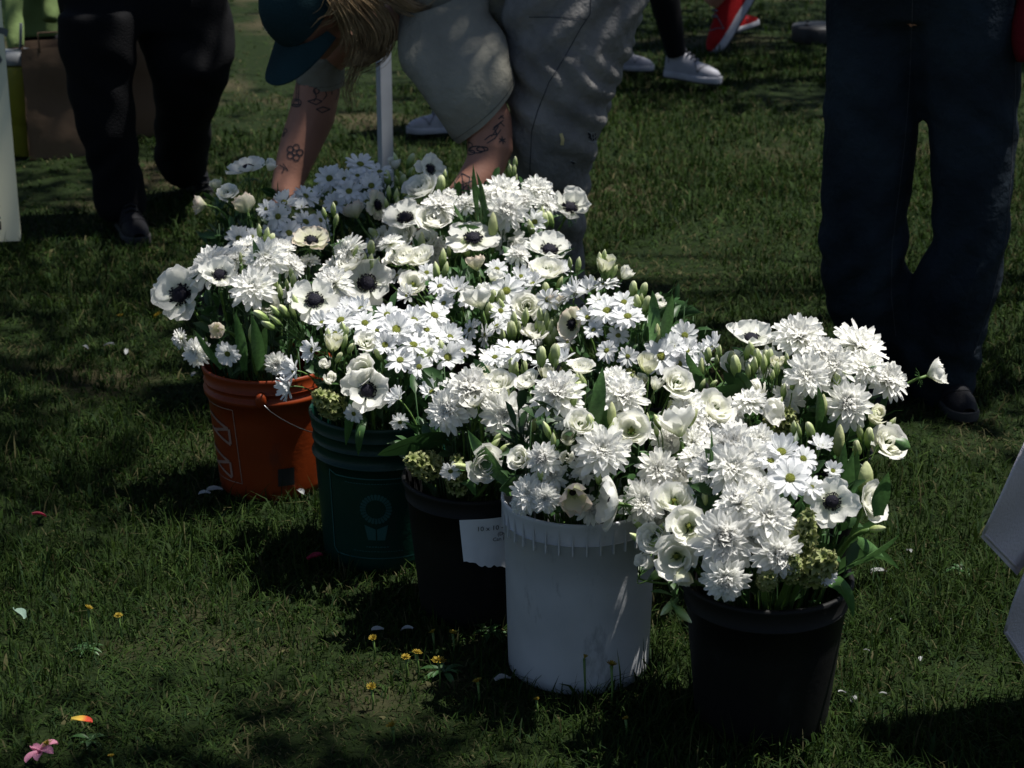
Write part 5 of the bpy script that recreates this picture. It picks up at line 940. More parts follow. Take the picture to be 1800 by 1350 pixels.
# hair: locks that follow guides
g = G(); rs = random.Random(5)
GD = [([(598, -25), (640, 15), (668, 58), (652, 98), (612, 114)], 46), ([(610, -25), (662, 8), (684, 50), (670, 95), (630, 116)], 46), ([(596, -12), (626, 30), (642, 72), (630, 112), (614, 150), (620, 186)], 24), ([(590, -5), (614, 38), (626, 80), (616, 112)], 40), ([(640, -25), (690, -5), (735, 18), (765, 2)], 36), ([(650, -32), (702, -6), (748, 10), (780, -18)], 30), ([(604, -12), (648, 38), (658, 80), (628, 106)], 46), ([(588, 0), (602, 28), (610, 60), (604, 92)], 26), ([(606, -20), (632, 25), (650, 60), (640, 100)], 40), ([(592, 2), (580, 24), (560, 34), (545, 50)], 14)]
for gd, n_ in GD:
    for k in range(int(n_ * 1.9)):
        jx, jy, jd = rs.gauss(0, 8), rs.gauss(0, 6), rs.gauss(0, .022); fr = rs.uniform(.7, 1.3); ph = rs.uniform(0, 6); cut = rs.choice((0, 0, 0, 1))
        pts = gd if not cut else gd[:-1]
        P = [at(x + jx * (1 - .35 * i / len(pts)) + 2.0 * math.sin(i * 1.3 * fr + ph), y + jy + 1.5 * math.cos(i * fr + ph), 4.80 + jd + .012 * i) for i, (x, y) in enumerate(pts)]
        P = [Vector(q) for q in smoothpath(P, 6)]; r0 = rs.uniform(.0005, .0012); m_ = len(P) - 1; g.tube(P, [r0 * (.7 + .6 * math.sin(3.14 * min(1, .15 + .85 * i / m_)) - .35 * i / m_) for i in range(m_ + 1)], 4)
g.ball(H(0, -.03, .0), .080, .078, .085, 14, 10, M=HM)
obj('hair', loc_mesh(g.mesh('hair', M_HAIR), W0), W)
for c, dz in ((near[-1][0], 0), (farl[-1][0], 0)): shoe(W, Vector((c.x - .02, c.y - .03, .075)) - W0, (-.6, -.8, 0), (0, 0, 1), .22, M_SHOEW, M_SOLE)

# ---- legs in dark blue jeans, standing at the right
def legs(chains, hip, m, voxel=.011, cre=None, smooth=8, name='trousers'):
    g = G()
    for c in chains: g.loft(c, 20)
    for h in hip: g.loft(h, 22)
    me = fused(g, name, voxel, smooth)
    if cre: displace(me, cre)
    return me
D0 = gnd(1640, 708); J = person('person standing in wide dark blue jeans, dark red jacket at the top edge', D0)
l1 = [R(1535, -40, 4.22, 170, .95), R(1531, 60, 4.22, 158, 1), R(1532, 150, 4.22, 163, 1), R(1530, 250, 4.22, 166, 1), R(1520, 350, 4.22, 156, 1), R(1517, 440, 4.22, 153, 1), R(1522, 520, 4.23, 145, 1), R(1530, 600, 4.25, 112, 1), R(1540, 680, 4.27, 105, 1), R(1543, 705, 4.28, 108, 1)]
l2 = [R(1700, -40, 4.16, 190, .95), R(1702, 60, 4.16, 186, .95), R(1708, 150, 4.16, 172, .95), R(1711, 250, 4.15, 154, 1), R(1709, 350, 4.14, 138, 1), R(1704, 430, 4.14, 134, 1), R(1682, 500, 4.15, 146, 1), R(1662, 560, 4.16, 150, 1), R(1652, 630, 4.17, 142, 1), R(1658, 685, 4.18, 112, 1), R(1662, 703, 4.18, 98, 1)]
hipJ = [[R(1625, -190, 4.2, 250, .75), R(1625, -100, 4.2, 325, .72), R(1625, -20, 4.2, 335, .66), R(1623, 40, 4.19, 290, .55)]]
me = legs([l1, l2], hipJ, M_DENIM, cre=creases(.0045, [(.62, .05, 60, .9), (.32, .12, 62, -1.2), (.10, .06, 90, .5)], 4)); jb2 = bvh_of(me); jo2 = obj('jeans', loc_mesh(me, D0), J, M_DENIM)
seams(jb2, [[(1602, 60), (1598, 150), (1590, 250), (1578, 350), (1568, 430), (1566, 520), (1575, 590)], [(1782, 20), (1785, 150), (1778, 300), (1768, 420), (1745, 520), (1712, 620)], [(1604, 0), (1603, 60)]], 1.6, .0010, 'seam', M_SEAM, D0, jo2)
shoe(J, Vector((at(1662, 690, 4.16).x, 4.16, .07)) - D0, (.15, -1, 0), (0, 0, 1), .20, M_SHOEK, M_SOLEK); shoe(J, Vector((at(1543, 690, 4.26).x, 4.26, .07)) - D0, (-.2, -1, 0), (0, 0, 1), .20, M_SHOEK, M_SOLEK)
cx = at(1625, 0, 4.2).x; B = lambda x, y, z: Vector((cx + x, 4.2 + y, z))
g = G(); g.loft([(B(0, 0, .92), .21, .14), (B(0, 0, 1.0), .205, .14), (B(0, 0, 1.2), .21, .13), (B(0, 0, 1.34), .19, .11), (B(0, 0, 1.40), .08, .08)], 20)
arms = {}
for s in (-1, 1):
    pts = [(B(.19, 0, 1.34), .06, .06), (B(.25, .0, 1.15), .055, .055), (B(.23, -.06, .95), .05, .05), (B(.195, -.12, .80), .045, .046), (B(.19, -.13, .745), .030, .036)] if s > 0 else [(B(-.19, 0, 1.34), .06, .06), (B(-.24, .0, 1.12), .055, .055), (B(-.10, -.19, 1.10), .042, .042)]; g.loft(pts, 14)
me = fused(g, 'jacket', .012, 6); displace(me, wr(.006, 14, 3)); obj('jacket', loc_mesh(me, D0), J, M_RED)
g = G(); g.loft([(B(0, 0, 1.25), .15, .09), (B(0, 0, 1.40), .055, .055), (B(0, 0, 1.46), .052, .055)], 14); g.ball(B(0, -.01, 1.56), .075, .095, .115, 16, 12); g.ball(B(0, -.10, 1.55), .014, .018, .02, 8, 6)
for s in (-1, 1):
    hand(g, B(-.10, -.18, 1.10) if s < 0 else B(.21, -.09, .86), (.9, -.4, .1) if s < 0 else (-.05, -.1, -1), (0, -.3, -1) if s < 0 else (-1, 0, 0), .14 if s < 0 else .09, .7); g.ball(B(s * .078, .0, 1.56), .01, .02, .03, 8, 6)
for c in (l1, l2): g.loft([(p, a * .6, b * .6) for p, a, b in c], 12)
g.loft([(p, a * .8, b * .8) for p, a, b in hipJ[0]] + [(B(0, 0, 1.25), .15, .09)], 14)
obj('body', loc_mesh(fused(g, 'body', .009, 3), D0), J, M_SKIN); g = G(); g.ball(B(0, .02, 1.60), .083, .10, .095, 16, 10); obj('hair', loc_mesh(g.mesh('hair', M_HAIR), D0), J)

# ---- black trousers on the left
D0 = gnd(225, 395); Kp = person('person in baggy black trousers walking past, one heel lifted', D0); X1 = lambda u, v: (u / 3.068, v / 3.068)
def r1(u0, u1, v, Y, dep=1.0): return R((u0 + u1) / 2 / 3.068, v / 3.068, Y, (u1 - u0) / 3.068, dep)
l1 = [r1(300, 730, 60, 5.62, .8), r1(318, 745, 250, 5.62, .8), r1(340, 725, 380, 5.62, .8), r1(370, 722, 520, 5.62, .85), r1(420, 738, 700, 5.62, .9), r1(470, 750, 850, 5.63, .95), r1(500, 770, 980, 5.64, 1), r1(500, 800, 1090, 5.65, 1), r1(530, 790, 1150, 5.66, 1)]
l2 = [r1(700, 1240, 40, 5.8, .8), r1(740, 1275, 190, 5.75, .8), r1(790, 1262, 320, 5.73, .85), r1(815, 1215, 460, 5.78, .9), r1(838, 1155, 600, 5.85, .95), r1(832, 1135, 740, 5.95, 1), r1(830, 1130, 850, 6.02, 1), r1(880, 1118, 935, 6.06, 1)]
hipK = [[r1(330, 1160, -480, 5.75, .45), r1(300, 1220, -200, 5.74, .5), r1(300, 1235, 0, 5.73, .5), r1(325, 1200, 170, 5.72, .45)]]
me = legs([l1, l2], hipK, M_BLKC, .013, creases(.004, [(.45, .1, 50, .9), (.2, .1, 60, -1)], 6)); obj('trousers', loc_mesh(me, D0), Kp, M_BLKC)
shoe(Kp, Vector((at(225, 380, 5.62).x, 5.62, .075)) - D0, (.35, -.95, 0), (0, 0, 1), .24, M_SHOEK, M_SOLEK); c = at(352, 322, 6.05); shoe(Kp, c - D0 + Vector((0, 0, .03)), (.35, -.7, -.62), (.2, -.6, .75), .24, M_SHOEK, M_SOLEK)
bx = at(245, 0, 5.74); g = G(); Bk = lambda x, y, z: Vector((bx.x + x, 5.74 + y, z))
g.loft([(Bk(0, 0, .72), .21, .14), (Bk(0, 0, .95), .2, .14), (Bk(0, -.03, 1.22), .2, .12), (Bk(0, -.03, 1.33), .15, .09)], 18)
for s in (-1, 1): g.loft([(Bk(s * .18, -.03, 1.28), .055, .055), (Bk(s * .24, -.05, 1.08), .05, .05), (Bk(s * .24, -.14, .92), .042, .042)], 12)
obj('shirt', loc_mesh(fused(g, 'shirt', .013, 5), D0), Kp, M_BLKC)
g = G(); g.loft([(Bk(0, 0, .85), .15, .1), (Bk(0, -.03, 1.2), .15, .09), (Bk(0, -.03, 1.36), .05, .05), (Bk(0, -.04, 1.42), .05, .05)], 12); g.ball(Bk(0, -.06, 1.51), .073, .09, .11, 14, 10)
for s in (-1, 1): g.loft([(Bk(s * .18, -.03, 1.25), .04, .04), (Bk(s * .24, -.05, 1.08), .035, .035), (Bk(s * .24, -.17, .88), .027, .027)], 10); hand(g, Bk(s * .24, -.17, .88), (0, -.5, -1), (-s, 0, 0), .14, .5)
for c in (l1, l2): g.loft([(p, a * .5, b * .5) for p, a, b in c], 10)
obj('body', loc_mesh(fused(g, 'body', .010, 3), D0), Kp, M_SKIN); g = G(); g.ball(Bk(0, -.04, 1.545), .08, .095, .09, 14, 10); obj('hair', loc_mesh(g.mesh('hair', M_SHOEK), D0), Kp)

# ---- passers-by whose feet show along the top
def walker(label, legs_, shirt, trouser, up_shoe, sole, skin_shin=False, sole2=None, hue=M_SHOEK):
    """legs_: list of (hip px,py,Y ; knee ; ankle px,py,Y, ankle width px, toe_dir, up, shoe length)"""
    o = at(legs_[0]['ankle'][0], legs_[0]['ankle'][1], legs_[0]['ankle'][2]); o = Vector((o.x, o.y, 0)); P = person(label, o); g = G(); gb = G(); hips = []
    for l in legs_:
        a = at(*l['ankle']); k = at(*l['knee']); hp = at(*l['hip']); hips.append(hp); w = l['w'] / 2 / ppm(a); ch = [(hp, w * 2.2, w * 2.2), (hp.lerp(k, .5), w * 1.9, w * 1.9), (k, w * 1.45, w * 1.45), (k.lerp(a, .35), w * 1.4, w * 1.45), (a + (k - a) * .12, w * 1.02, w * 1.05), (a, w, w)]
        if skin_shin: g.loft(ch[:3] + [(k.lerp(a, .1), w * 1.45, w * 1.45)], 14)
        else: g.loft(ch, 14)
        gb.loft([(p, x * .86, y * .86) for p, x, y in ch], 12)
        shoe(P, a - o + Vector(l.get('off', (0, 0, 0))), l['toe'], l['up'], l['L'], up_shoe, sole, sole2=sole2)
    hc = sum(hips, Vector()) / len(hips); g.loft([(hc + Vector((0, 0, -.1)), .13, .11), (hc + Vector((0, 0, .02)), .16, .12), (hc + Vector((0, 0, .14)), .145, .11)], 16); obj('trousers', loc_mesh(fused(g, 'tr', .012, 5), o), P, trouser)
    g = G(); g.loft([(hc + Vector((0, 0, .08)), .165, .125), (hc + Vector((0, 0, .3)), .17, .12), (hc + Vector((0, 0, .48)), .18, .11), (hc + Vector((0, 0, .55)), .08, .07)], 16)
    for s in (-1, 1): g.loft([(hc + Vector((s * .17, 0, .48)), .05, .05), (hc + Vector((s * .21, -.02, .28)), .045, .045), (hc + Vector((s * .2, -.08, .1)), .04, .04)], 12); gb.loft([(hc + Vector((s * .17, 0, .46)), .035, .035), (hc + Vector((s * .21, -.02, .28)), .033, .033), (hc + Vector((s * .2, -.1, .04)), .026, .026)], 10); hand(gb, hc + Vector((s * .2, -.1, .05)), (0, -.3, -1), (-s, 0, 0), .13, .5)
    obj('top', loc_mesh(fused(g, 'top', .013, 5), o), P, shirt); gb.loft([(hc, .12, .09), (hc + Vector((0, 0, .45)), .13, .08), (hc + Vector((0, 0, .56)), .05, .05), (hc + Vector((0, 0, .64)), .05, .05)], 12); gb.ball(hc + Vector((0, -.01, .74)), .073, .09, .11, 14, 10); obj('body', loc_mesh(fused(gb, 'body', .010, 3), o), P, M_SKIN)
    g = G(); g.ball(hc + Vector((0, .015, .775)), .08, .095, .09, 14, 10); obj('hair', loc_mesh(g.mesh('hair', hue), o), P); return P
walker('person walking past in black leggings and white sneakers beyond the bending woman', [
 dict(hip=(1110, -210, 7.75), knee=(1160, -40, 7.72), ankle=(1190, 98, 7.75), w=38, toe=(.9, -.5, -.06), up=(.05, 0, 1), L=.23, off=(.02, 0, -.005)),
 dict(hip=(1100, -210, 7.95), knee=(1090, -30, 7.98), ankle=(1090, 92, 8.05), w=36, toe=(.95, -.3, 0), up=(0, 0, 1), L=.19)], M_LIME, M_BLKC, M_SHOEW, M_SOLE, sole2=M_SOLEK)
walker('person striding away in red running shoes with white soles at the top', [
 dict(hip=(1330, -260, 8.6), knee=(1325, -110, 8.5), ankle=(1250, 4, 8.62), w=42, toe=(-.52, -.30, -.80), up=(-.78, -.12, .58), L=.30, off=(.05, 0, .01)),
 dict(hip=(1345, -260, 8.9), knee=(1330, -90, 8.9), ankle=(1286, 30, 9.0), w=38, toe=(.5, .3, .1), up=(-.2, 0, 1), L=.20, off=(-.01, 0, 0))], M_RED, M_BLKC, M_SHOER, M_SOLE, skin_shin=True, sole2=M_SOLEK)
walker('person in dark trousers mostly hidden behind the bending woman, one white sneaker showing', [
 dict(hip=(930, -180, 6.95), knee=(868, 40, 6.9), ankle=(788, 196, 6.9), w=40, toe=(-1, -.25, 0), up=(0, 0, 1), L=.20), dict(hip=(950, -180, 7.1), knee=(935, 40, 7.1), ankle=(925, 200, 7.15), w=40, toe=(-1, -.2, 0), up=(0, 0, 1), L=.20)], M_BLKC, M_BLKC, M_SHOEW, M_SOLE)
# ---- lime shirt, crouching by the bags
D0 = gnd(60, 250); P = person('person in a lime green top crouching behind the sign', Vector((D0.x, 7.0, 0))); o = Vector((D0.x, 7.0, 0)); g = G()
g.loft([R(60, 62, 6.95, 82, .8), R(58, 20, 6.95, 92, .8), R(48, -60, 6.95, 110, .8), R(40, -120, 7.0, 80, .7)], 18); g.loft([R(20, -80, 6.8, 45, 1), R(22, 0, 6.7, 40, 1), R(28, 88, 6.62, 30, 1)], 14); g.loft([R(85, -80, 6.9, 45, 1), R(92, -20, 6.85, 38, 1), R(88, 40, 6.8, 34, 1)], 14)
me = fused(g, 'top', .012, 5); displace(me, wr(.006, 16, 2)); obj('top', loc_mesh(me, o), P, M_LIME)
g = G(); g.loft([R(62, 55, 7.0, 88, .8), R(60, 90, 7.0, 95, .8), R(60, 120, 7.02, 80, .8)], 16); g.loft([R(45, 85, 7.0, 40, 1), R(40, 100, 6.7, 38, 1), R(42, 215, 6.85, 30, 1)], 12); g.loft([R(80, 85, 7.0, 40, 1), R(88, 100, 6.75, 38, 1), R(86, 215, 6.9, 30, 1)], 12); obj('trousers', loc_mesh(fused(g, 'tr', .013, 5), o), P, M_BLKC)
g = G(); g.loft([R(45, -60, 7.0, 70, .7), R(38, -130, 7.0, 30, 1), R(36, -150, 7.0, 30, 1)], 12); g.ball(at(34, -185, 6.97), .075, .09, .11, 14, 10); g.loft([R(42, -55, 6.98, 30, 1), R(20, -50, 6.82, 28, 1), R(22, 0, 6.7, 26, 1), R(28, 90, 6.62, 22, 1)], 10); hand(g, at(28, 88, 6.62), (0, -.2, -1), (0, 1, 0), .13, .6); obj('body', loc_mesh(fused(g, 'body', .01, 3), o), P, M_SKIN); g = G(); g.ball(at(34, -200, 7.0), .08, .095, .09, 14, 10); obj('hair', loc_mesh(g.mesh('hair', M_SHOEK), o), P)
for s in (0, 1): c = at(42 + 44 * s, 222, 6.87); shoe(P, Vector((c.x, c.y, .075)) - o, (-.1, -1, 0), (0, 0, 1), .22, M_SHOEK, M_SOLEK)

# ---- lilac coat at the right edge
Y0 = 2.66; cxp = at(2340, 700, Y0); o = Vector((cxp.x, Y0 + .08, 0)); P = person('person in a long lilac wool coat, only its flared hem in view', o); Bc = lambda x, y, z: o + Vector((x, y, z))
g = G(); g.loft([(Bc(.02, .03, .30), .155, .15), (Bc(.02, .02, .6), .15, .14), (Bc(0, 0, .85), .15, .125), (Bc(0, 0, 1.15), .17, .11), (Bc(0, 0, 1.27), .15, .09), (Bc(0, 0, 1.31), .06, .06)], 20)
for s in (-1, 1): g.loft([(Bc(s * .16, 0, 1.25), .05, .05), (Bc(s * .2, 0, 1.02), .046, .046), (Bc(s * .16, -.13, .88), .042, .042)], 12)
me = fused(g, 'coat', .011, 5); displace(me, wr(.007, 9, 5)); obj('coat', loc_mesh(me, o), P, M_LILAC)
def flap(name, poly, Y, th=.006, bulge=.03):
    """a thick cloth panel: quad grid between a free edge (picture points) and the coat body"""
    left, right = poly; n = 12; g = G()
    L_ = [np.array(q) for q in smoothpath(left, 6)]; R_ = [np.array(q) for q in smoothpath(right, 6)]
    def fn(u, v, d):
        a = L_[int(v * (len(L_) - 1))]; b = R_[int(v * (len(R_) - 1))]; q = a * (1 - u) + b * u; return at(q[0], q[1], Y + bulge * math.sin(u * 3) * .6 + .012 * math.sin(v * 7 + u * 5) + .10 * u * u + d)
    g.grid(lambda u, v: fn(u, v, 0), 14, n); g.grid(lambda u, v: fn(1 - u, v, th), 14, n); g.grid(lambda u, v: fn(0, v, th * (1 - u)), 3, n); g.grid(lambda u, v: fn(v, 1, th * u), 3, 14); me = g.mesh(name, M_LILAC); me = loc_mesh(me, o); ob = obj(name, me, P)
    e = G(); e.tube([fn(.02, v, -.001) for v in np.linspace(0, .99, 12)] , .0022, 6); e.tube([fn(u, .985, -.001) for u in np.linspace(.02, .9, 10)], .0022, 6); obj('stitched_edge', loc_mesh(e.mesh('edge', M_LILAC), o), ob)
flap('coat_front_panel', ([(1900, 560), (1850, 670), (1800, 778), (1760, 868), (1724, 944)], [(2330, 560), (2200, 700), (1920, 820), (1845, 930), (1788, 1012)]), 2.62)
flap('coat_rear_panel', ([(1880, 800), (1830, 930), (1800, 1005), (1778, 1062), (1764, 1112)], [(2330, 800), (2200, 960), (1960, 1060), (1890, 1170), (1842, 1232)]), 2.68)
g = G()
for s in (-1, 1): g.loft([(Bc(s * .07, .02, .7), .07, .08), (Bc(s * .07, .02, .4), .05, .055), (Bc(s * .075, .03, .08), .042, .045)], 12)
obj('trousers', loc_mesh(fused(g, 'tr', .011, 4), o), P, M_BLKC)
for s in (-1, 1): shoe(P, Vector((s * .075, .03, .075)), (s * .1 - .2, -1, 0), (0, 0, 1), .22, M_SHOEK, M_SOLEK)
g = G(); g.loft([(Bc(0, 0, .7), .12, .09), (Bc(0, 0, 1.2), .12, .08), (Bc(0, 0, 1.3), .05, .05), (Bc(0, 0, 1.38), .05, .05)], 12); g.ball(Bc(0, -.01, 1.47), .073, .09, .11, 14, 10)
for s in (-1, 1): g.loft([(Bc(s * .17, -.1, .92), .028, .028), (Bc(s * .155, -.16, .86), .026, .026)], 10); hand(g, Bc(s * .155, -.16, .86), (-s * .3, -.8, -.2), (-s, 0, 0), .13, .6)
for s in (-1, 1): g.loft([(Bc(s * .07, .02, .72), .05, .055), (Bc(s * .075, .03, .1), .033, .036)], 10)
obj('body', loc_mesh(fused(g, 'body', .01, 3), o), P, M_SKIN); g = G(); g.ball(Bc(0, .015, 1.505), .08, .095, .09, 14, 10); obj('hair', loc_mesh(g.mesh('hair', M_HAIR), o), P)
# ------------------------------------------------------------------ props
# white square post behind the woman
c = at(678, 290, 5.6); b0 = Vector((c.x, 5.6, 0)); po = empty('tent_post', b0, 'white square metal post standing on the grass behind the bending woman', 'post')
g = G(); g.box((0, 0, 1.1), .0165, .0165, 1.1, M=Matrix.Rotation(.45, 3, 'Z')); obj('shaft', g.mesh('shaft', M_POLE, smooth=False), po); g = G(); g.box((0, 0, .012), .05, .05, .006, M=Matrix.Rotation(.45, 3, 'Z')); obj('foot_plate', g.mesh('foot', M_POLE, smooth=False), po)
# weighted base with pole
c = gnd(1437, 72); po = empty('umbrella_stand', (c.x, c.y, 0), 'round black weighted base with pale pole beside the blue jeans', 'stand')
def disc(prof, n=32): return lathe(prof, n)
s = 1 / ppm(Vector((c.x, c.y, .05))); r = 46 * s
g = disc([(r * .97, 0), (r, .006), (r, .062), (r * .96, .07), (.03, .075)]); obj('base', g.mesh('base', M_IRON), po)
g = G(); g.tube([(.06, 0, .07), (.06, 0, 1.6)], .022, 16); obj('pole', g.mesh('pole', M_POLE), po); g = G(); g.tube([(.06, 0, .07), (.06, 0, .18)], .028, 16); obj('socket', g.mesh('socket', M_POLE), po)
for k in range(4): a = 1.57 * k + .6; g = G(); g.tube([(r * .6 * math.cos(a), r * .6 * math.sin(a), .07), (r * .6 * math.cos(a), r * .6 * math.sin(a), .08)], .008, 8); obj('bolt', g.mesh('bolt', M_IRON), po)
# cream sign board at the left edge
br = gnd(38, 431); bl = br + Vector((-.62, -.10, 0)); tr_ = at(10, -30, br.y + .12); H_ = 1.05; si = empty('sign_board', br, 'cream sign board with script lettering leaning at the left edge', 'sign')
ux = (bl - br).normalized(); up = Vector((-.035, .12, 1)).normalized(); nn = ux.cross(up).normalized(); nn = nn if nn.y < 0 else -nn
def SB(x, y, z): return ux * x + up * y + nn * z
g = G(); g.add([SB(x, y, z) for z in (-.012, 0) for x, y in ((0, .012), (.62, .012), (.62, H_), (0, H_))], [(0, 1, 2, 3), (7, 6, 5, 4), (0, 4, 5, 1), (1, 5, 6, 2), (2, 6, 7, 3), (3, 7, 4, 0)]); obj('board', g.mesh('board', M_SIGN, smooth=False), si)
for sgn in (.34, .56): g = G(); g.tube([SB(sgn, .9, -.012), SB(sgn, .9, -.012) + Vector((0, .35, -.86))], .012, 8); obj('prop_leg', g.mesh('leg', M_SIGN), si)
def sb_text(txt, size, x, y, m, rot=0, shear=0, name='lettering'):
    tm = textmesh(txt, size, 'RIGHT' if not rot else 'LEFT', shear)
    for v in tm.vertices:
        a, b = v.co.x, v.co.y
        if rot: a, b = -b, a
        v.co = SB(x - a, y + b, .0015)
    tm.update(); setmat(tm, m); obj(name, tm, si)
sc1 = 1 / ppm(br); sb_text('S', .17, (38 - 29) * sc1, (431 - 128) * sc1, mat('grey_script', (.10, .11, .10)), shear=.35); sb_text('EMR', .06, .050, (431 - 405) * sc1, M_INKK, rot=1)
# brown paper bags
def paper_bag(px, py, w, h, d, rz, label, lean=0):
    c = gnd(px, py); ro = empty('paper_bag', (c.x, c.y, 0), label, 'bag', 'brown paper bags on the grass'); ro.rotation_euler.z = rz
    def ring(z, k): cr_ = .018 * k; return [(-w / 2, -d / 2), (w / 2, -d / 2), (w / 2 - cr_, 0), (w / 2, d / 2), (-w / 2, d / 2), (-w / 2 + cr_, 0)], z
    def sidepanel(name, pts):
        n = 7; g = G(); (x0, y0), (x1, y1) = pts
        g.grid(lambda u, v: (lerp(x0, x1, u) + .004 * noise.noise((u * 3, v * 5, w)), lerp(y0, y1, u) + .008 * noise.noise((u * 3 + 5, v * 4, h)) - (.010 * math.sin(v * 9) * math.sin(u * 3.14)), h * v + .002), 7, 9); obj(name, g.mesh(name, M_PAPERBAG), ro)
    R_ = ring(0, 1)[0]
    sidepanel('front_panel', (R_[0], R_[1])); sidepanel('gusset', (R_[1], R_[2])); sidepanel('gusset', (R_[2], R_[3])); sidepanel('back_panel', (R_[3], R_[4])); sidepanel('gusset', (R_[4], R_[5])); sidepanel('gusset', (R_[5], R_[0]))
    g = G(); g.add([(x, y, .003) for x, y in R_], [tuple(range(6))]); obj('bottom', g.mesh('bottom', M_PAPERBAG), ro)
    g = G(); g.tube([(-w * .2, -d / 2 - .004, h - .01), (-w * .2, -d / 2, h + .05), (w * .2, -d / 2, h + .05), (w * .2, -d / 2 - .004, h - .01)], .003, 6); obj('twisted_handle', g.mesh('handle', M_PAPERBAG), ro)
paper_bag(98, 270, .19, .36, .16, .35, 'brown paper bag on the grass beside the yellow jug'); paper_bag(250, 232, .24, .34, .16, -.15, 'brown paper bag seen between the black trouser legs')
# yellow jug
c = gnd(44, 272); ro = empty('jug', (c.x, c.y, 0), 'yellow handled drinking jug with clear lid behind the sign', 'jug')
ro.location.z = 0; k = .062
g = disc([(k * .62, 0), (k * .66, .004), (k * .72, .10), (k * .78, .11), (k, .13), (k, .29), (k * .96, .30), (k * .9, .295), (k * .6, .02), (.002, .015)]); obj('body', g.mesh('body', M_YEL), ro)
g = disc([(k * .98, .302), (k * 1.0, .306), (k * .98, .33), (k * .7, .345), (.003, .347)]); obj('lid', g.mesh('lid', M_GREYP), ro); g = G(); g.tube([(.01, 0, .33), (.02, 0, .43)], .005, 8); obj('straw', g.mesh('straw', M_GREYP), ro); g = G(); g.tube([(-k * .95, 0, .275), (-k * 1.75, 0, .27), (-k * 1.75, 0, .14), (-k * .9, 0, .135)], .009, 8); obj('handle', g.mesh('handle', M_YEL), ro)
# dandelions in the lawn
M_DAND = mat('dandelion_yellow', (.26, .185, .018), rough=.7, var=.2, scale=60, trans=.2)
def dandelion_head(openk):
    g = G(); rs = random.Random(int(openk * 10))
    for n, L, e in ((14, .5, lerp(75, 12, openk)), (12, .42, lerp(80, 40, openk)), (9, .32, lerp(85, 65, openk))):
        for q in range(n):
            vs, fs, t_ = petal(L * rs.uniform(.85, 1.1), .11, e + rs.uniform(-8, 8), e - 6, r0=.05, cup=.1, tip=.7, base=.5, peak=.6, nl=4, nw=3); R_ = Matrix.Rotation(2 * math.pi * (q + rs.uniform(-.3, .3)) / n, 3, 'Z'); g.add([R_ @ Vector(v) for v in vs], fs)
    return g.mesh('dandelion_head', M_DAND)
DH = [dandelion_head(.15), dandelion_head(.6), dandelion_head(1.0)]
DAN = [(155, 1068, 20, 1, .07, 'dandelion standing tallest in the open lawn at lower left'), (208, 1080, 18, 2, .03, 'pale dandelion beside the tallest one at lower left'), (83, 1305, 24, 2, .03, 'dandelion behind the fallen pink blossom'), (195, 1328, 16, 1, .02, 'tiny orange dandelion near the bottom edge, beside the pink blossom'), (278, 553, 24, 2, .02, 'dandelion beside the orange bucket, under its large leftmost anemone'), (212, 555, 16, 1, .02, 'dim dandelion in the shaded lawn left of the orange bucket'),
 (656, 1121, 20, 1, .03, 'dandelion leftmost of those before the green bucket'), (713, 1153, 20, 2, .03, 'orange-tinged dandelion in front of the tagged black bucket'), (733, 1145, 22, 2, .04, 'dandelion touching the orange-tinged one before the tagged bucket'), (771, 1160, 32, 2, .04, 'largest dandelion, in front of the tagged black bucket'), (761, 1110, 18, 1, .03, 'half-open dandelion just below the tagged bucket base'), (796, 1112, 20, 1, .03, 'dandelion closest to the torn paper tag'),
 (653, 1207, 24, 1, .03, 'drooping dandelion lower left of the largest one'), (840, 1197, 24, 1, .03, 'dandelion at the lower left of the white bucket'), (943, 1228, 14, 1, .02, 'small dandelion in the grass below the white bucket'), (1027, 1155, 20, 0, .075, 'closed dandelion standing against the middle of the white bucket'), (1075, 1168, 26, 1, .065, 'ragged dandelion against the white bucket, right of the closed one'), (690, 1275, 30, 1, .02, 'withered brown dandelion low in the lawn before the white bucket'), (1100, 1262, 16, 1, .02, 'dull dandelion in shade between white and front black buckets')]
for px, py, d, k, h, lab in DAN:
    c = gnd(px, py, h + .012); s = .8 * d / ppm(c); ro = empty('dandelion', (c.x, c.y, 0), lab, 'dandelion', 'dandelions in the lawn'); o_ = obj('head', DH[k], ro); o_.location.z = h + .010; o_.scale = (s,) * 3; o_.rotation_euler = (RNG.gauss(.25, .2), RNG.gauss(0, .2), RNG.uniform(0, 6))
    g = G(); g.tube([(0, .004, -.005), (.002, .002, h * .5), (0, 0, h + .008)], [.0016, .0015, .0022], 6); g.ball((0, 0, h + .008), s * .17, s * .17, s * .2, 8, 6); obj('stalk', g.mesh('stalk', M_STEM), ro)
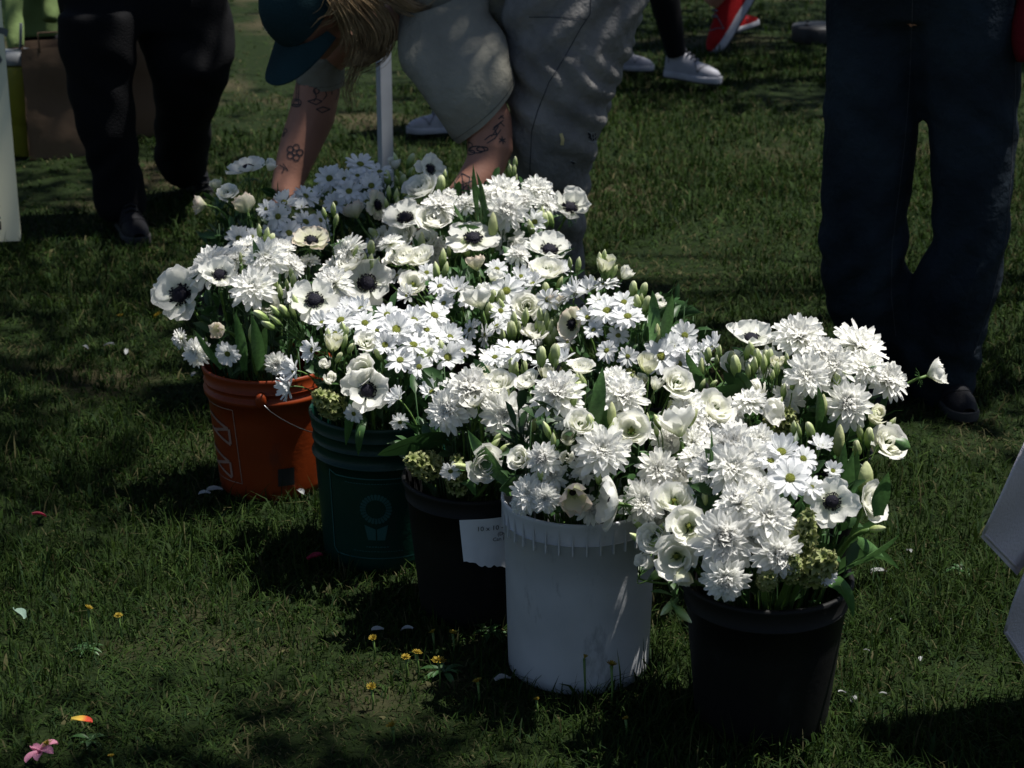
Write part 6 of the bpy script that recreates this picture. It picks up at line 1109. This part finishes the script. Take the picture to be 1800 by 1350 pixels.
# fallen petals and leaves
M_PINK = mat('pink_petal', (.60, .24, .34), rough=.6, trans=.25, var=.15); M_CRIM = mat('crimson_petal', (.20, .008, .03), rough=.6, trans=.2); M_FLAME = ramp_mat('flame_petal', [(0, (.65, .50, .10)), (.45, (.70, .42, .06)), (.7, (.60, .07, .03)), (1, (.55, .06, .04))], trans=.2); M_PALE = mat('white_fallen_petal', (.32, .33, .33), rough=.6, trans=.3); M_GLEAF = mat('grey_green_leaf', (.13, .19, .15), rough=.6)
def fallen(px, py, Lpx, m, label, name='fallen_petal', cat='petal', wide=.5, pieces=1, rz=None, z=.022, tl=20):
    c = gnd(px, py, z); s = .85 * Lpx / ppm(c); ro = empty(name, (c.x, c.y, 0), label, cat, 'fallen petals on the lawn' if cat == 'petal' else None)
    for k in range(pieces):
        me = pmesh('petal', m, 1.0, wide, tl + RNG.uniform(-10, 10), -tl + RNG.uniform(-10, 10), r0=0, cup=.25, tip=.35, base=.35, peak=.55, ruf=.05, seed=k + int(px), nl=7, nw=5)
        if m is not M_FLAME: pass
        o_ = obj('petal' if pieces > 1 else 'blade', me, ro); o_.scale = (s,) * 3; o_.location = (-.5 * s * (pieces == 1), 0, z + .002 * k); o_.rotation_euler = (RNG.gauss(0, .25), RNG.gauss(0, .2), (rz if rz is not None else RNG.uniform(0, 6.28)) + k * 6.28 / pieces)
    return ro
fallen(72, 1328, 40, M_PINK, 'fallen pink blossom with pointed petals at the bottom left corner', 'fallen_blossom', 'blossom', .5, 6, tl=38); fallen(145, 1266, 46, M_FLAME, 'yellow and red tulip petal lying on the lawn', wide=.45, rz=-.15, z=.03)
fallen(70, 905, 30, M_CRIM, 'dark red petal in the grass at far left', wide=.6); fallen(556, 985, 34, M_CRIM, 'dark crimson petal in the shade before the green bucket', wide=.7); fallen(60, 1088, 42, M_GLEAF, 'grey-green leaf lying flat at the left edge of the lawn', 'fallen_leaf', 'leaf', .6, z=.03)
WP = [(405, 862, 34, 'largest fallen white petal at the foot of the orange bucket'), (380, 868, 26, 'small white petal beside the largest one at the orange bucket'), (420, 850, 20, 'upright white petal nearest the orange bucket wall'), (534, 862, 24, 'lone white petal between the orange and green buckets'), (352, 656, 18, 'white petal just left of the orange bucket rim'), (193, 608, 22, 'white petal pair in the lawn left of the orange bucket'), (162, 614, 18, 'white scrap leftmost on the lawn beside the petal pair'), (230, 614, 18, 'greenish scrap right of the petal pair on the lawn'),
 (890, 1197, 44, 'long white petal lying at the white bucket base'), (738, 1106, 30, 'white petal among the dandelions before the tagged bucket'), (685, 1107, 26, 'thin grey petal left of the dandelion patch'), (1572, 1005, 34, 'white star-shaped petal scrap right of the front black bucket'), (1508, 1024, 28, 'white petal close to the front black bucket rim'), (1603, 968, 20, 'cream petal farthest right of the front bucket flowers'), (1535, 1145, 14, 'small cream crumb of petal in the shaded grass'), (1628, 1155, 18, 'thin white petal near the bare earth at right'), (1494, 1218, 18, 'upright white petal near the base of the front bucket'), (1518, 1225, 28, 'larger upright white petal beside the front bucket base'), (1565, 1220, 16, 'tiny cream petal right of the two upright ones'), (1570, 1090, 12, 'tiny white fleck in the grass right of the front bucket')]
for px, py, d, lab in WP: fallen(px, py, d, M_PALE, lab, wide=.5, tl=28)
# broad weed leaves in the lawn
def weed(px, py, n, L, lab):
    c = gnd(px, py); ro = empty('broadleaf_weed', (c.x, c.y, 0), lab, 'weed', 'broad-leaved weeds in the lawn')
    for k in range(n): a = 6.28 * k / n + RNG.uniform(-.3, .3); dd = Vector((math.cos(a), math.sin(a), RNG.uniform(.3, .8))).normalized(); l = L * RNG.uniform(.7, 1.15); pth = [dd * (l * t) - Vector((0, 0, l * .55 * t * t)) + Vector((0, 0, .008)) for t in np.linspace(0, 1, 7)]; obj('leaf', leaf_mesh(pth, l * .26, dd.cross(Vector((0, 0, 1))).normalized(), M_LEAFD, base=.25), ro)
for px, py, n, L, lab in [(150, 1150, 8, .035, 'weed rosette below the tallest dandelion'), (780, 1190, 9, .045, 'weed rosette under the largest dandelion'), (860, 1120, 7, .045, 'weed rosette at the left of the white bucket foot'), (160, 1310, 8, .035, 'weed rosette by the fallen pink blossom'), (1690, 1010, 6, .04, 'weed rosette near the lilac coat hem')]: weed(px, py, n, L, lab)
# ------------------------------------------------------------------ added unseen trees, crown clumps set where shade is wanted
M_BARK = mat('bark', (.10, .075, .055), rough=.95, var=.3, scale=12, bump=.8, bscale=30); M_TREEL = mat('tree_leaf', (.045, .10, .02), rough=.5, var=.3, scale=3, trans=.25)
def tree(name, base, fork, label, spots, seed, leaves=420, size=.10, limb=.07):
    """spots: (px, py on the lawn, height, radius): each is a clump of the crown above that place, towards the sun"""
    rs = random.Random(seed); o = Vector(base); t = empty(name, o, label, 'tree', 'added shade trees'); g = G(); F = Vector(fork)
    g.tube([Vector(q) for q in smoothpath([o - o - Vector((0, 0, .1)), (F - o) * .5 + Vector((.1, -.08, 0)), F - o], 6)], [lerp(.24, .13, i / 12) for i in range(13)], 12); c = G()
    for px, py, h, r, *Y in spots:
        q0 = at(px, py, Y[0]) if Y else gnd(px, py); p = q0 + TOSUN * ((h - q0.z) / TOSUN.z); d = p - F; mid = F + d * .5 + Vector((0, 0, .25 * d.length * .5)); g.tube([Vector(q) - o for q in smoothpath([F, mid, p], 5)], [lerp(limb, .010, i / 10) for i in range(11)], 7)
        for k in range(5):
            e = p + Vector((rs.gauss(0, .5), rs.gauss(0, .5), rs.gauss(0, .35))) * r; g.tube([mid.lerp(p, .6) - o, (mid.lerp(p, .6) + e) / 2 - o + Vector((0, 0, .06)), e - o], [.018, .012, .005], 5)
        for k in range(int(leaves * r * r)):
            v = Vector((rs.gauss(0, .5), rs.gauss(0, .5), rs.gauss(0, .4))) * r + p - o; a = Vector((rs.gauss(0, 1), rs.gauss(0, 1), rs.gauss(0, .6))).normalized(); b = a.cross(Vector((rs.gauss(0, 1), rs.gauss(0, 1), rs.gauss(0, 1)))).normalized(); s = size * rs.uniform(.6, 1.3)
            c.add([v, v + a * s * .5 + b * s * .33, v + a * s, v + a * s * .5 - b * s * .33], [(0, 1, 2, 3)])
    obj('trunk', g.mesh('trunk', M_BARK), t); obj('crown', c.mesh('crown', M_TREEL, smooth=False), t, kind='stuff'); return t
tree('added_shade_tree', (-3.4, 6.6, 0), (-2.6, 6.2, 3.4), 'broad added tree shading the lawn at the left, outside the frame', [(40, 560, 4.6, .5), (70, 640, 4.9, .36), (20, 760, 5.0, .42), (80, 800, 5.2, .30), (-60, 680, 4.8, .8), (10, 900, 5.3, .45), (110, 470, 4.9, .35), (30, 430, 4.7, .6), (110, 900, 5.4, .28), (110, 330, 5.2, .7), (290, 260, 5.3, .5), (60, 200, 5.0, .8), (-120, 500, 4.6, .9), (240, 180, 5.4, .6, 6.0), (70, 130, 5.3, .6, 6.6), (20, 300, 5.2, .5, 5.5), (420, 330, 5.6, .16, 4.2)], 1, leaves=330, size=.085)
tree('added_shade_tree', (4.6, 9.2, 0), (4.2, 9.0, 3.2), 'broad added tree shading the passers-by, outside the frame at the right', [(1150, 40, 4.8, .8), (1290, 90, 5.0, .7), (1020, 60, 5.2, .7), (1400, 40, 4.7, .8), (1230, -40, 5.2, 1.0), (1420, 160, 4.9, .5), (1120, 170, 5.4, .5), (900, 10, 5.6, .8), (760, 160, 5.8, .6), (1300, 190, 5.0, .35), (640, 20, 5.8, .7), (1560, 20, 4.6, .9), (1210, 110, 5.1, .4, 7.75), (1110, 110, 5.3, .4, 8.0), (1260, 50, 5.2, .5, 8.7)], 2, leaves=420)
tree('added_shade_tree', (3.4, 5.6, 0), (3.1, 5.4, 3.0), 'slimmer added tree shading the bending woman, outside the frame at the right', [(760, 60, 4.2, .34, 4.85), (850, 120, 4.5, .26, 4.75), (860, 240, 4.3, .22, 4.75), (1000, 40, 4.0, .42, 4.95), (980, 200, 4.2, .3, 4.95), (990, 330, 4.3, .26, 5.0), (560, 50, 4.5, .34, 4.95), (540, 180, 4.6, .26, 5.15), (620, 300, 4.7, .2, 4.45), (600, 330, 4.6, .2, 4.4), (550, 350, 4.8, .2, 4.25), (480, 370, 4.7, .18, 4.2), (670, 300, 4.8, .18, 4.45), (560, 300, 4.5, .18, 4.35), (1060, 120, 4.1, .3, 5.1), (900, 30, 4.2, .3, 5.0), (1600, 120, 3.8, .4, 4.3), (1530, 350, 4.0, .3, 4.3), (1690, 330, 3.9, .3, 4.3), (1640, 560, 4.0, .3, 4.3), (690, 160, 4.6, .3, 5.5), (760, 220, 4.5, .25, 6.9)], 3, leaves=1500, size=.085, limb=.014)
tree('added_shade_tree', (2.6, .6, 0), (2.3, .8, 3.0), 'added tree shading the near edge of the lawn, outside the frame at the right', [(690, 1340, 4.3, .16), (540, 1345, 4.3, .2), (300, 1380, 4.4, .3), (600, 1480, 4.2, .4), (100, 1450, 4.4, .4)], 4, leaves=1300, size=.07, limb=.03)
